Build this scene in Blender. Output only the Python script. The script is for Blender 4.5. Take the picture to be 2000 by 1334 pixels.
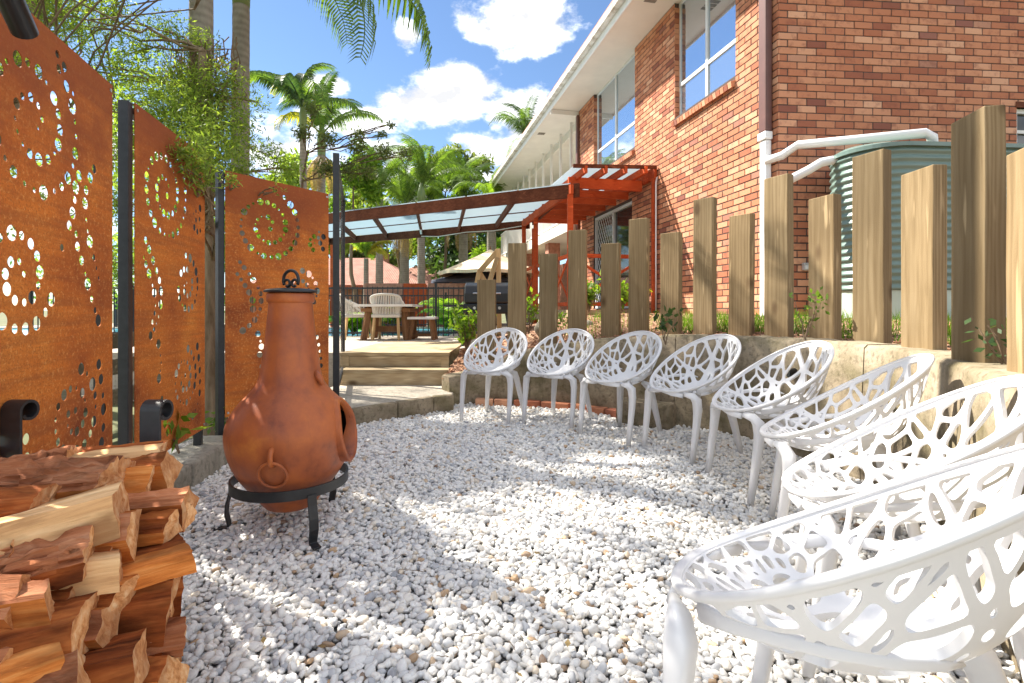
import bpy, bmesh, math, random
import numpy as np
from mathutils import Vector, Matrix, Euler
from mathutils.geometry import delaunay_2d_cdt
random.seed(7); RNG = np.random.default_rng(7)
R = math.radians
scene = bpy.context.scene
for o in list(bpy.data.objects): bpy.data.objects.remove(o)
COL = scene.collection
# ------------------------------------------------------------------ camera
EYE = 1.02           # eye height above the gravel
HZ = 605.0           # pixel row of the horizon in the 2000x1334 photograph
cam_d = bpy.data.cameras.new('camera'); cam = bpy.data.objects.new('camera', cam_d); COL.objects.link(cam)
cam.location = (0, 0, EYE); cam.rotation_euler = (R(90), 0, 0)
cam_d.sensor_width = 36; cam_d.lens = 18.0
cam_d.shift_y = -(667 - HZ) / 2000
cam_d.clip_start = .03; cam_d.clip_end = 2000
scene.camera = cam
# ------------------------------------------------------------------ light
SUN_TRAVEL = Vector((.87, -.49, 0)).normalized()      # horizontal direction the sunlight travels
SUN_EL = R(48)
scene.view_settings.view_transform = 'Standard'; scene.view_settings.look = 'None'
scene.view_settings.gamma = 1; scene.view_settings.use_curve_mapping = False
scene.view_settings.exposure = 2.36
sd = bpy.data.lights.new('sun', 'SUN'); so = bpy.data.objects.new('sun', sd); COL.objects.link(so)
sd.energy = 2.6; sd.angle = R(.55); sd.color = (1, .94, .84)
ldir = Vector((SUN_TRAVEL.x*math.cos(SUN_EL), SUN_TRAVEL.y*math.cos(SUN_EL), -math.sin(SUN_EL)))
so.rotation_euler = ldir.to_track_quat('-Z', 'Y').to_euler()
so.location = (-10, 6, 12)

def px_dir(x, y): return Vector(((x-1000)/1000, 1, (HZ-y)/1000)).normalized()
def at(x, y, Y): return Vector(((x-1000)/1000*Y, Y, EYE+(HZ-y)/1000*Y))
def gnd(x, y, z=0.0):
    Y = (EYE-z)*1000/(y-HZ); return Vector(((x-1000)/1000*Y, Y, z))

# world: physical sky plus cumulus in direction space
world = bpy.data.worlds.new('World'); scene.world = world; world.use_nodes = True
def build_world():
    nt = world.node_tree; N = nt.nodes; L = nt.links; N.clear()
    out = N.new('ShaderNodeOutputWorld')
    sky = N.new('ShaderNodeTexSky'); sky.sky_type = 'NISHITA'; sky.sun_disc = False
    sky.sun_elevation = SUN_EL
    sky.sun_rotation = math.atan2(-SUN_TRAVEL.x, -SUN_TRAVEL.y)
    sky.air_density = 1.0; sky.dust_density = .05; sky.ozone_density = 4.5
    tc = N.new('ShaderNodeTexCoord')
    def math_(op, a, b=None, c=None, clamp=False):
        n = N.new('ShaderNodeMath'); n.operation = op; n.use_clamp = clamp
        for i, v in enumerate((a, b, c)):
            if v is None: continue
            if isinstance(v, (int, float)): n.inputs[i].default_value = v
            else: L.new(v, n.inputs[i])
        return n.outputs[0]
    sep = N.new('ShaderNodeSeparateXYZ'); L.new(tc.outputs['Generated'], sep.inputs[0])
    zz = math_('MAXIMUM', sep.outputs[2], 0.0)
    def noise(scale, detail, rough=.55, vec=None):
        n = N.new('ShaderNodeTexNoise'); n.inputs['Scale'].default_value = scale; n.inputs['Detail'].default_value = detail
        n.inputs['Roughness'].default_value = rough
        L.new(vec or tc.outputs['Generated'], n.inputs['Vector']); return n.outputs['Fac']
    mp = N.new('ShaderNodeMapping'); mp.inputs['Scale'].default_value = (1, 1, 1.7); L.new(tc.outputs['Generated'], mp.inputs[0])
    fb = noise(7.5, 9, .6, mp.outputs[0])
    # cumulus heaps: (pixel x, pixel y, half width, half height) as directions
    heaps = [(1010, 35, 115, 62), (850, 195, 120, 52), (905, 165, 70, 40), (1045, 235, 110, 60), (960, 290, 100, 34), (690, 240, 90, 30), (760, 290, 90, 26),
             (795, 68, 30, 34), (560, 300, 150, 60), (1150, 320, 160, 70), (230, 260, 120, 60), (60, 420, 150, 80), (640, 165, 40, 24), (870, 345, 170, 26), (700, 345, 150, 26)]
    dens = None
    for (x, y, w, h) in heaps:
        d = px_dir(x, y)
        sub = N.new('ShaderNodeVectorMath'); sub.operation = 'SUBTRACT'; L.new(tc.outputs['Generated'], sub.inputs[0]); sub.inputs[1].default_value = d
        sc = N.new('ShaderNodeVectorMath'); sc.operation = 'MULTIPLY'; L.new(sub.outputs[0], sc.inputs[0])
        k = 1/math.sqrt(1+((x-1000)/1000)**2+((HZ-y)/1000)**2)
        sc.inputs[1].default_value = (1000/w/k, 1000/w/k, 1000/h/k)
        ln = N.new('ShaderNodeVectorMath'); ln.operation = 'LENGTH'; L.new(sc.outputs[0], ln.inputs[0])
        v = math_('SUBTRACT', 1.0, ln.outputs[1])
        v = math_('MAXIMUM', v, -1.0)
        dens = v if dens is None else math_('SMOOTH_MAX', dens, v, .25)
    # the same kind of broken cumulus all round the horizon and overhead
    wide = noise(2.3, 3, .5, mp.outputs[0])
    side = math_('MULTIPLY', math_('SUBTRACT', wide, .445), 5.0)
    front = math_('GREATER_THAN', sep.outputs[1], .55)
    side = math_('SUBTRACT', side, math_('MULTIPLY', front, 3.0))
    dens = math_('MAXIMUM', dens, side)
    dn = math_('ADD', dens, math_('MULTIPLY', math_('SUBTRACT', fb, .5), 3.2))
    mr = N.new('ShaderNodeMapRange'); mr.interpolation_type = 'SMOOTHSTEP'; L.new(dn, mr.inputs[0])
    mr.inputs[1].default_value = .0; mr.inputs[2].default_value = .55
    mask = math_('MULTIPLY', mr.outputs[0], 1.0)
    # self-shading: bright billows, greyer where the heap is thick and low
    mp2 = N.new('ShaderNodeMapping'); mp2.inputs['Scale'].default_value = (1, 1, 1.7); mp2.inputs['Location'].default_value = (.012, 0, -.03)
    L.new(tc.outputs['Generated'], mp2.inputs[0])
    fb2 = noise(7.5, 5, .6, mp2.outputs[0])
    sh = math_('ADD', .80, math_('MULTIPLY', math_('SUBTRACT', fb, fb2), 3.2))
    sh = math_('MINIMUM', math_('MAXIMUM', sh, .46), 1.05)
    ramp = N.new('ShaderNodeCombineXYZ')
    L.new(math_('MULTIPLY', sh, 10.6), ramp.inputs[0]); L.new(math_('MULTIPLY', sh, 10.7), ramp.inputs[1]); L.new(math_('MULTIPLY', sh, 11.0), ramp.inputs[2])
    mix = N.new('ShaderNodeMix'); mix.data_type = 'RGBA'
    L.new(mask, mix.inputs[0]); L.new(sky.outputs[0], mix.inputs[6]); L.new(ramp.outputs[0], mix.inputs[7])
    bg = N.new('ShaderNodeBackground'); bg.inputs[1].default_value = .038; L.new(mix.outputs[2], bg.inputs[0]); L.new(bg.outputs[0], out.inputs[0])
build_world()
# ------------------------------------------------------------------ helpers
class MB:
    """collects geometry for one mesh"""
    def __init__(s): s.v = []; s.f = []; s.m = []; s.mi = 0
    def add(s, vs, fs):
        b = len(s.v); s.v.extend([tuple(p) for p in vs]); s.f.extend([tuple(i+b for i in f) for f in fs]); s.m.extend([s.mi]*len(fs)); return s
    def box(s, c, size, rot=None, taper=1.0):
        x, y, z = size[0]/2, size[1]/2, size[2]/2; vs = []
        for sz in (-1, 1):
            k = taper if sz > 0 else 1
            for sx, sy in ((-1,-1),(1,-1),(1,1),(-1,1)): vs.append(Vector((sx*x*k, sy*y*k, sz*z)))
        if rot is not None:
            M = rot if isinstance(rot, Matrix) else Euler(rot).to_matrix()
            vs = [M @ v for v in vs]
        c = Vector(c)
        return s.add([v+c for v in vs], [(3,2,1,0),(4,5,6,7),(0,1,5,4),(1,2,6,5),(2,3,7,6),(3,0,4,7)])
    def bar(s, a, b, w, h, up=(0,0,1)):
        """box beam from a to b, w across, h along up"""
        a = Vector(a); b = Vector(b); d = (b-a); L = d.length; d.normalize(); up = Vector(up)
        side = d.cross(up)
        if side.length < 1e-4: side = d.cross(Vector((1,0,0)))
        side.normalize(); u = side.cross(d)
        vs = []
        for p in (a, b):
            for i, j in ((-1,-1),(1,-1),(1,1),(-1,1)): vs.append(p+side*(i*w/2)+u*(j*h/2))
        return s.add(vs, [(0,1,2,3),(7,6,5,4),(4,5,1,0),(5,6,2,1),(6,7,3,2),(7,4,0,3)])
    def tube(s, pts, rad, n=8, cap=True, closed=False, flat=1.0, up=(0,0,1)):
        pts = [Vector(p) for p in pts]; m = len(pts)
        if not hasattr(rad, '__len__'): rad = [rad]*m
        vs = []; fs = []; prev = None
        for i, p in enumerate(pts):
            if closed: t = pts[(i+1) % m]-pts[i-1]
            else: t = pts[min(i+1, m-1)]-pts[max(i-1, 0)]
            t.normalize()
            if prev is None:
                a = Vector(up) if abs(t.dot(Vector(up))) < .95 else Vector((1,0,0))
                nx = t.cross(a).normalized()
            else:
                nx = (prev - t*prev.dot(t)); nx.normalize()
            prev = nx; ny = t.cross(nx)
            for k in range(n):
                an = 2*math.pi*k/n; vs.append(p+nx*(math.cos(an)*rad[i])+ny*(math.sin(an)*rad[i]*flat))
        rng = m if closed else m-1
        for i in range(rng):
            for k in range(n):
                a = i*n+k; b = i*n+(k+1) % n; c = ((i+1) % m)*n+(k+1) % n; d = ((i+1) % m)*n+k
                fs.append((a, b, c, d))
        if cap and not closed:
            fs.append(tuple(reversed(range(n)))); fs.append(tuple(range((m-1)*n, m*n)))
        return s.add(vs, fs)
    def lathe(s, prof, n=32, c=(0,0,0)):
        vs = []; fs = []; m = len(prof)
        for r, z in prof:
            for k in range(n):
                a = 2*math.pi*k/n; vs.append((c[0]+r*math.cos(a), c[1]+r*math.sin(a), c[2]+z))
        for i in range(m-1):
            for k in range(n):
                fs.append((i*n+k, i*n+(k+1) % n, (i+1)*n+(k+1) % n, (i+1)*n+k))
        return s.add(vs, fs)
    def prism(s, poly, z0, z1):
        """vertical prism over a plan polygon (list of xy), counter-clockwise; z may be lists"""
        n = len(poly); Z0 = z0 if hasattr(z0, '__len__') else [z0]*n; Z1 = z1 if hasattr(z1, '__len__') else [z1]*n
        vs = [(p[0], p[1], Z0[i]) for i, p in enumerate(poly)]+[(p[0], p[1], Z1[i]) for i, p in enumerate(poly)]
        fs = [tuple(reversed(range(n))), tuple(range(n, 2*n))]
        for i in range(n): j = (i+1) % n; fs.append((i, j, n+j, n+i))
        return s.add(vs, fs)
    def build(s, name, mat, parent=None, smooth=False, bevel=0, sharp=None):
        me = bpy.data.meshes.new(name); me.from_pydata(s.v, [], s.f); me.update()
        ms = mat if isinstance(mat, (list, tuple)) else [mat]
        for m_ in ms: me.materials.append(m_)
        if len(ms) > 1: me.polygons.foreach_set('material_index', s.m)
        if smooth or sharp: me.polygons.foreach_set('use_smooth', [True]*len(me.polygons))
        if sharp: me.set_sharp_from_angle(angle=R(sharp))
        return link(name, me, parent, bevel)
def link(name, me, parent=None, bevel=0):
    o = bpy.data.objects.new(name, me); COL.objects.link(o)
    if parent is not None: o.parent = parent
    if bevel:
        b = o.modifiers.new('bevel', 'BEVEL'); b.width = bevel; b.segments = 2; b.limit_method = 'ANGLE'
    return o
def tag(o, label=None, cat=None, group=None, kind=None):
    if label: o['label'] = label
    if cat: o['category'] = cat
    if group: o['group'] = group
    if kind: o['kind'] = kind
    return o
def thing(name, label, cat, loc=(0,0,0), rz=0, group=None):
    o = bpy.data.objects.new(name, None); COL.objects.link(o); o.location = loc; o.rotation_euler = (0, 0, rz); o.empty_display_size = .1
    return tag(o, label, cat, group)
def mesh_np(name, verts, faces, mat, parent=None, smooth=False):
    """fast mesh: verts (n,3), faces (m,k) with constant k"""
    me = bpy.data.meshes.new(name); v = np.asarray(verts, np.float32); f = np.asarray(faces, np.int32); k = f.shape[1]
    me.vertices.add(len(v)); me.vertices.foreach_set('co', v.ravel())
    me.loops.add(f.size); me.loops.foreach_set('vertex_index', f.ravel())
    me.polygons.add(len(f)); me.polygons.foreach_set('loop_start', np.arange(0, f.size, k, dtype=np.int32))
    me.update(calc_edges=True); me.materials.append(mat)
    me.polygons.foreach_set('use_smooth', np.full(len(f), bool(smooth)))
    return link(name, me, parent)
def copy_tree(o, parent=None):
    c = o.copy(); COL.objects.link(c); c.parent = parent
    for ch in list(o.children): copy_tree(ch, c)
    return c
def lerp(a, b, t): return a+(b-a)*t
def interp(xs, ys, x): return float(np.interp(x, xs, ys))

# ------------------------------------------------------------------ materials
class NT:
    def __init__(s, name):
        s.mat = bpy.data.materials.new(name); s.mat.use_nodes = True; s.nt = s.mat.node_tree; s.N = s.nt.nodes; s.L = s.nt.links
        s.bsdf = s.N['Principled BSDF']; s.out = s.N['Material Output']; s.tc = s.N.new('ShaderNodeTexCoord')
        s.vec = s.tc.outputs['Object']
    def mapping(s, scale=(1,1,1), rnd=False, rot=(0,0,0), src=None):
        m = s.N.new('ShaderNodeMapping'); m.inputs['Scale'].default_value = scale; m.inputs['Rotation'].default_value = rot
        s.L.new(src or s.vec, m.inputs[0])
        if rnd:
            oi = s.N.new('ShaderNodeObjectInfo'); c = s.N.new('ShaderNodeVectorMath'); c.operation = 'MULTIPLY_ADD'
            cb = s.N.new('ShaderNodeCombineXYZ')
            for i in range(3): s.L.new(oi.outputs['Random'], cb.inputs[i])
            s.L.new(cb.outputs[0], c.inputs[0]); c.inputs[1].default_value = (37, 53, 71); c.inputs[2].default_value = (0,0,0)
            s.L.new(c.outputs[0], m.inputs['Location'])
        return m.outputs[0]
    def noise(s, scale, detail=4, rough=.55, vec=None, dist=0, fac=True):
        n = s.N.new('ShaderNodeTexNoise'); n.inputs['Scale'].default_value = scale; n.inputs['Detail'].default_value = detail
        n.inputs['Roughness'].default_value = rough; n.inputs['Distortion'].default_value = dist
        s.L.new(vec or s.vec, n.inputs['Vector']); return n.outputs['Fac' if fac else 'Color']
    def voro(s, scale, vec=None, feature='F1', out='Distance', rnd=1.0):
        n = s.N.new('ShaderNodeTexVoronoi'); n.feature = feature; n.inputs['Scale'].default_value = scale; n.inputs['Randomness'].default_value = rnd
        s.L.new(vec or s.vec, n.inputs['Vector']); return n.outputs[out]
    def wave(s, scale, vec=None, dist=3, detail=2, dscale=1, direction='X'):
        n = s.N.new('ShaderNodeTexWave'); n.bands_direction = direction; n.inputs['Scale'].default_value = scale; n.inputs['Distortion'].default_value = dist
        n.inputs['Detail'].default_value = detail; n.inputs['Detail Scale'].default_value = dscale
        s.L.new(vec or s.vec, n.inputs['Vector']); return n.outputs['Fac']
    def ramp(s, fac, stops, interp='LINEAR'):
        n = s.N.new('ShaderNodeValToRGB'); n.color_ramp.interpolation = interp; e = n.color_ramp.elements
        while len(e) < len(stops): e.new(.5)
        for i, (p, c) in enumerate(stops):
            e[i].position = p; e[i].color = (*c, 1) if len(c) == 3 else c
        s.L.new(fac, n.inputs[0]); return n.outputs[0]
    def mix(s, fac, a, b, mode='MIX'):
        n = s.N.new('ShaderNodeMix'); n.data_type = 'RGBA'; n.blend_type = mode
        for i, v in ((0, fac), (6, a), (7, b)):
            if isinstance(v, (int, float)): n.inputs[i].default_value = v
            elif isinstance(v, tuple): n.inputs[i].default_value = (*v, 1)
            else: s.L.new(v, n.inputs[i])
        return n.outputs[2]
    def math(s, op, a, b=0.0, clamp=False):
        n = s.N.new('ShaderNodeMath'); n.operation = op; n.use_clamp = clamp
        for i, v in enumerate((a, b)):
            if isinstance(v, (int, float)): n.inputs[i].default_value = v
            else: s.L.new(v, n.inputs[i])
        return n.outputs[0]
    def objrand(s): return s.N.new('ShaderNodeObjectInfo').outputs['Random']
    def attr(s, name, kind='GEOMETRY', out='Fac'):
        n = s.N.new('ShaderNodeAttribute'); n.attribute_name = name; n.attribute_type = kind; return n.outputs[out]
    def color(s, c):
        if isinstance(c, tuple): s.bsdf.inputs['Base Color'].default_value = (*c, 1)
        else: s.L.new(c, s.bsdf.inputs['Base Color'])
        return s
    def set(s, **k):
        for n, v in k.items():
            n = {'rough': 'Roughness', 'metal': 'Metallic', 'spec': 'Specular IOR Level', 'coat': 'Coat Weight', 'trans': 'Transmission Weight', 'ior': 'IOR', 'sss': 'Subsurface Weight', 'alpha': 'Alpha', 'sheen': 'Sheen Weight'}[n]
            if isinstance(v, (int, float)): s.bsdf.inputs[n].default_value = v
            else: s.L.new(v, s.bsdf.inputs[n])
        return s
    def bump(s, h, strength=.3, dist=.01):
        b = s.N.new('ShaderNodeBump'); b.inputs['Strength'].default_value = strength; b.inputs['Distance'].default_value = dist
        s.L.new(h, b.inputs['Height']); s.L.new(b.outputs[0], s.bsdf.inputs['Normal']); return s
def plain(name, c, rough=.5, metal=0, var=.25, scale=12, spec=.5, bump=0):
    m = NT(name); n = m.noise(scale, 5)
    d = tuple(x*(1-var) for x in c); l = tuple(min(1, x*(1+var)) for x in c)
    m.color(m.ramp(n, [(.3, d), (.7, l)])).set(rough=rough, metal=metal, spec=spec)
    if bump: m.bump(m.noise(scale*6, 4), bump, .004)
    return m.mat
M = {}
def make_materials():
    # white moulded plastic
    m = NT('white_plastic'); n = m.noise(4, 3); m.color(m.ramp(n, [(.3, (.69,.685,.69)), (.7, (.73,.725,.73))])).set(rough=.36, spec=.45)
    m.bump(m.noise(400, 2), .03, .001); M['white_plastic'] = m.mat
    # weathering steel
    m = NT('corten'); v = m.mapping(rnd=True); big = m.noise(2.2, 6, .6, v); fine = m.noise(60, 5, .7, v); st = m.noise(9, 6, .65, m.mapping((.25, 1, 3.5), rnd=True))
    c = m.ramp(big, [(.30, (.24,.054,.016)), (.42, (.48,.122,.022)), (.56, (.64,.185,.028)), (.72, (.76,.270,.044))])
    c2 = m.mix(m.math('MULTIPLY', m.ramp(st, [(.42, (0,0,0)), (.7, (1,1,1))]), .55), c, (.24,.075,.028))
    c3 = m.mix(m.ramp(fine, [(.52, (0,0,0)), (.70, (.55,.55,.55))]), c2, (.88,.44,.13))
    sx = m.N.new('ShaderNodeSeparateXYZ'); m.L.new(m.vec, sx.inputs[0]); hi = m.math('ADD', sx.outputs[2], m.math('MULTIPLY', m.noise(3.5, 5, .6, v), .9))
    c3 = m.mix(m.ramp(m.math('MULTIPLY', hi, .45), [(.80, (0,)*3), (.93, (.75,)*3)]), c3, (.27,.068,.024))
    sp = m.noise(150, 3, .6, v); c3 = m.mix(m.ramp(sp, [(.36, (.55,)*3), (.48, (0,)*3)]), c3, (.30,.075,.018))
    m.color(c3).set(rough=.78, spec=.25).bump(m.math('ADD', fine, m.math('MULTIPLY', st, .8)), .35, .003); M['corten'] = m.mat
    # rusty cast body of the fire pot
    m = NT('rust_iron'); v = m.vec; big = m.noise(4.5, 7, .62, v); st = m.noise(14, 5, .6, m.mapping((1, 1, .18))); fine = m.noise(120, 4, .7)
    c = m.ramp(big, [(.30, (.13,.036,.020)), (.44, (.34,.088,.030)), (.60, (.46,.125,.032)), (.76, (.64,.225,.042))])
    c = m.mix(m.math('MULTIPLY', m.ramp(st, [(.5, (0,0,0)), (.75, (1,1,1))]), .5), c, (.13,.04,.022))
    m.color(c).set(rough=m.ramp(big, [(.3, (.34,)*3), (.7, (.52,)*3)]), spec=.4).bump(m.math('ADD', m.math('MULTIPLY', fine, .5), big), .18, .006); M['rust_iron'] = m.mat
    M['soot_and_room_dark'] = plain('soot_and_room_dark', (.012,.010,.009), .9)  # lining of the fire pot, reused as painted darkness of the rooms
    M['black_metal'] = plain('black_metal', (.018,.019,.021), .42, 0, .3, 30, .5)
    M['black_satin'] = plain('black_satin', (.010,.010,.011), .3, 0, .2, 20, .5)
    # treated pine sleeper
    def pine(name, a, b, c_, knots=True, axis=2, gs=1.0, rnd=True):
        m = NT(name); sc = [9*gs]*3; sc[axis] = .5*gs
        v = m.mapping(tuple(sc), rnd=rnd); g = m.noise(3.0, 7, .62, v, .8); w = m.wave(2.2, v, 6, 3, 1.2)
        sc2 = [1.1]*3; sc2[axis] = .35; big = m.noise(2.2, 3, .5, m.mapping(tuple(sc2), rnd=rnd))
        c = m.ramp(m.math('ADD', m.math('MULTIPLY', g, .75), m.math('MULTIPLY', w, .22)), [(.28, a), (.5, b), (.72, c_)])
        c = m.mix(m.ramp(big, [(.38, (.55,)*3), (.62, (0,)*3)]), c, tuple(x*.62 for x in a))
        pale = m.noise(3, 2, .5, m.mapping((7*gs, 7*gs, .7*gs) if axis == 2 else (.7*gs, 7*gs, 7*gs), rnd=rnd))
        c = m.mix(m.ramp(pale, [(.64, (0,)*3), (.72, (.55,)*3)]), c, tuple(min(1, x*1.55) for x in c_))
        if knots:
            sk = [4.2]*3; sk[axis] = 2.0; kv = m.voro(1.0, m.mapping(tuple(sk), rnd=rnd))
            c = m.mix(m.ramp(kv, [(.08, (.9,)*3), (.18, (0,)*3)]), c, (.10,.06,.03))
        orr = m.objrand(); tone = m.ramp(orr, [(0, (.86,.86,.84)), (1, (1.12,1.08,1.02))]); c = m.mix(1.0, c, tone, 'MULTIPLY')
        m.color(c).set(rough=.82, spec=.2).bump(m.math('ADD', g, m.noise(160, 3)), .25, .003); M[name] = m.mat
    pine('sleeper', (.20,.138,.070), (.29,.210,.115), (.36,.272,.160))
    pine('deck_timber', (.38,.28,.165), (.50,.39,.245), (.58,.47,.31), True, 0)
    pine('raw_timber', (.50,.33,.16), (.60,.42,.22), (.68,.50,.28), False, 2)
    pine('brown_stain', (.115,.035,.018), (.165,.052,.026), (.21,.070,.036), False, 0)
    pine('red_paint', (.52,.085,.026), (.60,.105,.032), (.64,.125,.040), False, 0)
    pine('teak', (.17,.085,.04), (.24,.125,.065), (.30,.17,.09), False, 2)
    pine('fence_board', (.16,.15,.11), (.23,.21,.16), (.30,.28,.21), False, 0)
    # brick, two sources of variation
    def brick(name, single):
        m = NT(name); r = m.objrand() if single else m.attr('tone')
        base = m.ramp(r, [(0, (.24,.09,.065)), (.07, (.38,.135,.075)), (.28, (.49,.195,.105)), (.55, (.555,.245,.135)), (.80, (.60,.285,.165)), (.95, (.68,.37,.23)), (1, (.29,.12,.09))])
        v = m.mapping((1,1,1), rnd=single); blot = m.noise(9, 4, .6, v); fine = m.noise(55, 4, .65, m.mapping((1,1,2.2), rnd=single))
        c = m.mix(m.ramp(blot, [(.52, (0,)*3), (.7, (.55,)*3)]), base, (.24,.085,.06))
        c = m.mix(m.ramp(fine, [(.28, (.6,)*3), (.36, (0,)*3)]), c, (.16,.07,.05))
        m.color(c).set(rough=.85, spec=.2).bump(m.math('ADD', fine, m.math('MULTIPLY', blot, .6)), .4, .004); M[name] = m.mat
    brick('brick_single', True); brick('brick_mass', False)
    M['mortar'] = plain('mortar', (.085,.060,.050), .95, 0, .25, 30)
    # weathered sandstone / concrete
    def stone(name, lo, hi, moss):
        m = NT(name); a = m.noise(3.2, 8, .65); b = m.noise(26, 6, .65); ms = m.noise(2.3, 6, .6, m.mapping((1,1,2)))
        c = m.ramp(a, [(.3, lo), (.68, hi)])
        c = m.mix(m.ramp(b, [(.34, (.6,)*3), (.5, (0,)*3)]), c, tuple(x*.45 for x in lo))
        c = m.mix(m.math('MULTIPLY', m.ramp(ms, [(.45, (0,)*3), (.65, (1,)*3)]), moss), c, (.085,.080,.025))
        st = m.noise(8, 4, .6, m.mapping((1.5,1.5,.2)))
        c = m.mix(m.math('MULTIPLY', m.ramp(st, [(.55, (0,)*3), (.72, (1,)*3)]), .5), c, tuple(x*.5 for x in lo))
        m.color(c).set(rough=.92, spec=.15).bump(m.math('ADD', a, m.math('MULTIPLY', b, .5)), .7, .02); M[name] = m.mat
    stone('wall_stone', (.21,.165,.11), (.40,.33,.235), .55); stone('kerb_stone', (.27,.245,.195), (.44,.405,.33), .25); stone('landing_stone', (.40,.35,.28), (.58,.52,.43), .1)
    stone('patio_slab', (.42,.36,.30), (.55,.48,.40), 0)
    # pebbles
    m = NT('pebble'); r = m.attr('tone', 'INSTANCER'); v = m.mapping((1,1,1)); n = m.noise(2.2, 4, .6, v)
    c = m.ramp(r, [(0, (.33,.34,.36)), (.05, (.50,.51,.53)), (.14, (.66,.655,.64)), (.36, (.79,.775,.745)), (.68, (.85,.83,.79)), (.92, (.82,.77,.69)), (.968, (.70,.58,.43)), (.985, (.50,.32,.17)), (1, (.27,.18,.12))])
    c = m.mix(m.math('MULTIPLY', m.ramp(n, [(.4, (0,)*3), (.7, (1,)*3)]), .28), c, (.50,.50,.50))
    m.color(c).set(rough=.55, spec=.35).bump(n, .2, .01); M['pebble'] = m.mat
    m = NT('gravel_bed'); n = m.voro(45); m.color(m.ramp(n, [(0, (.42,.41,.39)), (.7, (.16,.155,.15))])).set(rough=.9).bump(n, .8, .02); M['gravel_bed'] = m.mat
    # firewood
    def wood(name, a, b, c_, s=1.0, bump=.5, axis=0):
        m = NT(name); sc = [10*s]*3; sc[axis] = .9*s; v = m.mapping(tuple(sc), rnd=True); g = m.noise(2.4, 8, .68, v, .6); big = m.noise(3, 4, .55, m.mapping((1.5,4,4), rnd=True))
        c = m.ramp(g, [(.28, a), (.48, b), (.72, c_)]); c = m.mix(m.ramp(big, [(.36, (.7,)*3), (.52, (0,)*3)]), c, tuple(x*.45 for x in a))
        tone = m.ramp(m.objrand(), [(0, (.72,.66,.62)), (1, (1.15,1.12,1.08))]); c = m.mix(1.0, c, tone, 'MULTIPLY')
        m.color(c).set(rough=.85, spec=.15).bump(g, bump, .015); M[name] = m.mat
    wood('split_wood', (.26,.062,.014), (.62,.21,.048), (.84,.45,.16)); wood('split_dark', (.09,.024,.008), (.32,.085,.022), (.60,.22,.062)); wood('split_grey', (.42,.20,.085), (.70,.43,.21), (.84,.61,.35))
    wood('bark', (.22,.07,.032), (.50,.19,.085), (.76,.42,.25), .9, 1.0)
    m = NT('end_grain'); v = m.mapping((2,16,9), rnd=True); g = m.noise(3, 7, .65, v); big = m.noise(9, 3, .5, m.mapping(rnd=True))
    c = m.ramp(g, [(.34, (.44,.16,.050)), (.5, (.74,.37,.155)), (.66, (.86,.57,.32))]); c = m.mix(m.ramp(big, [(.45, (.5,)*3), (.62, (0,)*3)]), c, (.33,.14,.065))
    m.color(c).set(rough=.9, spec=.1).bump(g, .6, .012); M['end_grain'] = m.mat
    # leaves
    def leaf(name, a, b, tr=.5):
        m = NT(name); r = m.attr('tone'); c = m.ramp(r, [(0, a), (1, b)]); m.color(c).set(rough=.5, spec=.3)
        t = m.N.new('ShaderNodeBsdfTranslucent'); tcx = m.mix(1.0, c, (1.5,1.6,.6), 'MULTIPLY'); m.L.new(tcx, t.inputs[0])
        x = m.N.new('ShaderNodeMixShader'); x.inputs[0].default_value = tr; m.L.new(m.bsdf.outputs[0], x.inputs[1]); m.L.new(t.outputs[0], x.inputs[2]); m.L.new(x.outputs[0], m.out.inputs[0]); M[name] = m.mat
    leaf('leaf_tea', (.10,.17,.028), (.34,.42,.09)); leaf('leaf_gum', (.075,.10,.045), (.18,.21,.08)); leaf('leaf_palm', (.050,.10,.018), (.16,.24,.045), .4)
    leaf('leaf_yellow', (.20,.20,.025), (.42,.36,.05)); leaf('leaf_bright', (.08,.17,.015), (.25,.36,.045)); leaf('leaf_dry', (.22,.14,.065), (.38,.27,.14), .3); leaf('leaf_deep', (.025,.055,.020), (.07,.12,.035), .35); leaf('grass', (.06,.13,.012), (.18,.30,.04))
    def bark(name, a, b, sc=(1,1,.25), ring=0):
        m = NT(name); n = m.noise(9, 6, .65, m.mapping(sc)); h = n
        if ring:
            w = m.wave(ring, None, 1.5, 2, 2, 'Z'); h = m.math('ADD', m.math('MULTIPLY', n, .8), m.math('MULTIPLY', w, .16))
        m.color(m.ramp(h, [(.3, a), (.7, b)])).set(rough=.9, spec=.1).bump(h, .6, .02); M[name] = m.mat
    bark('tree_bark', (.10,.070,.045), (.27,.21,.15)); bark('palm_bark', (.20,.175,.14), (.33,.30,.25), (1,1,.6), 4); bark('twig', (.12,.08,.05), (.25,.18,.12)); bark('vine_bark', (.13,.095,.055), (.34,.26,.17), (2,2,.3))
    m = NT('mulch'); n = m.voro(30, m.mapping((1,1,1))); b = m.noise(14, 5); m.color(m.ramp(m.math('MULTIPLY', n, b), [(.05, (.10,.045,.025)), (.25, (.32,.17,.10)), (.45, (.48,.30,.19))])).set(rough=.95).bump(n, .8, .03); M['mulch'] = m.mat
    M['bark_chip'] = plain('bark_chip', (.34,.17,.09), .9, 0, .5, 6)
    m = NT('ground'); n = m.noise(.35, 6); b = m.noise(8, 5); m.color(m.ramp(m.math('ADD', m.math('MULTIPLY', n, .6), m.math('MULTIPLY', b, .4)), [(.3, (.055,.075,.022)), (.55, (.13,.13,.05)), (.75, (.25,.21,.13))])).set(rough=.95); M['ground'] = m.mat
    M['white_paint'] = plain('white_paint', (.78,.76,.72), .5, 0, .05, 3); M['cream_paint'] = plain('cream_paint', (.72,.66,.57), .55, 0, .06, 2)
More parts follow.
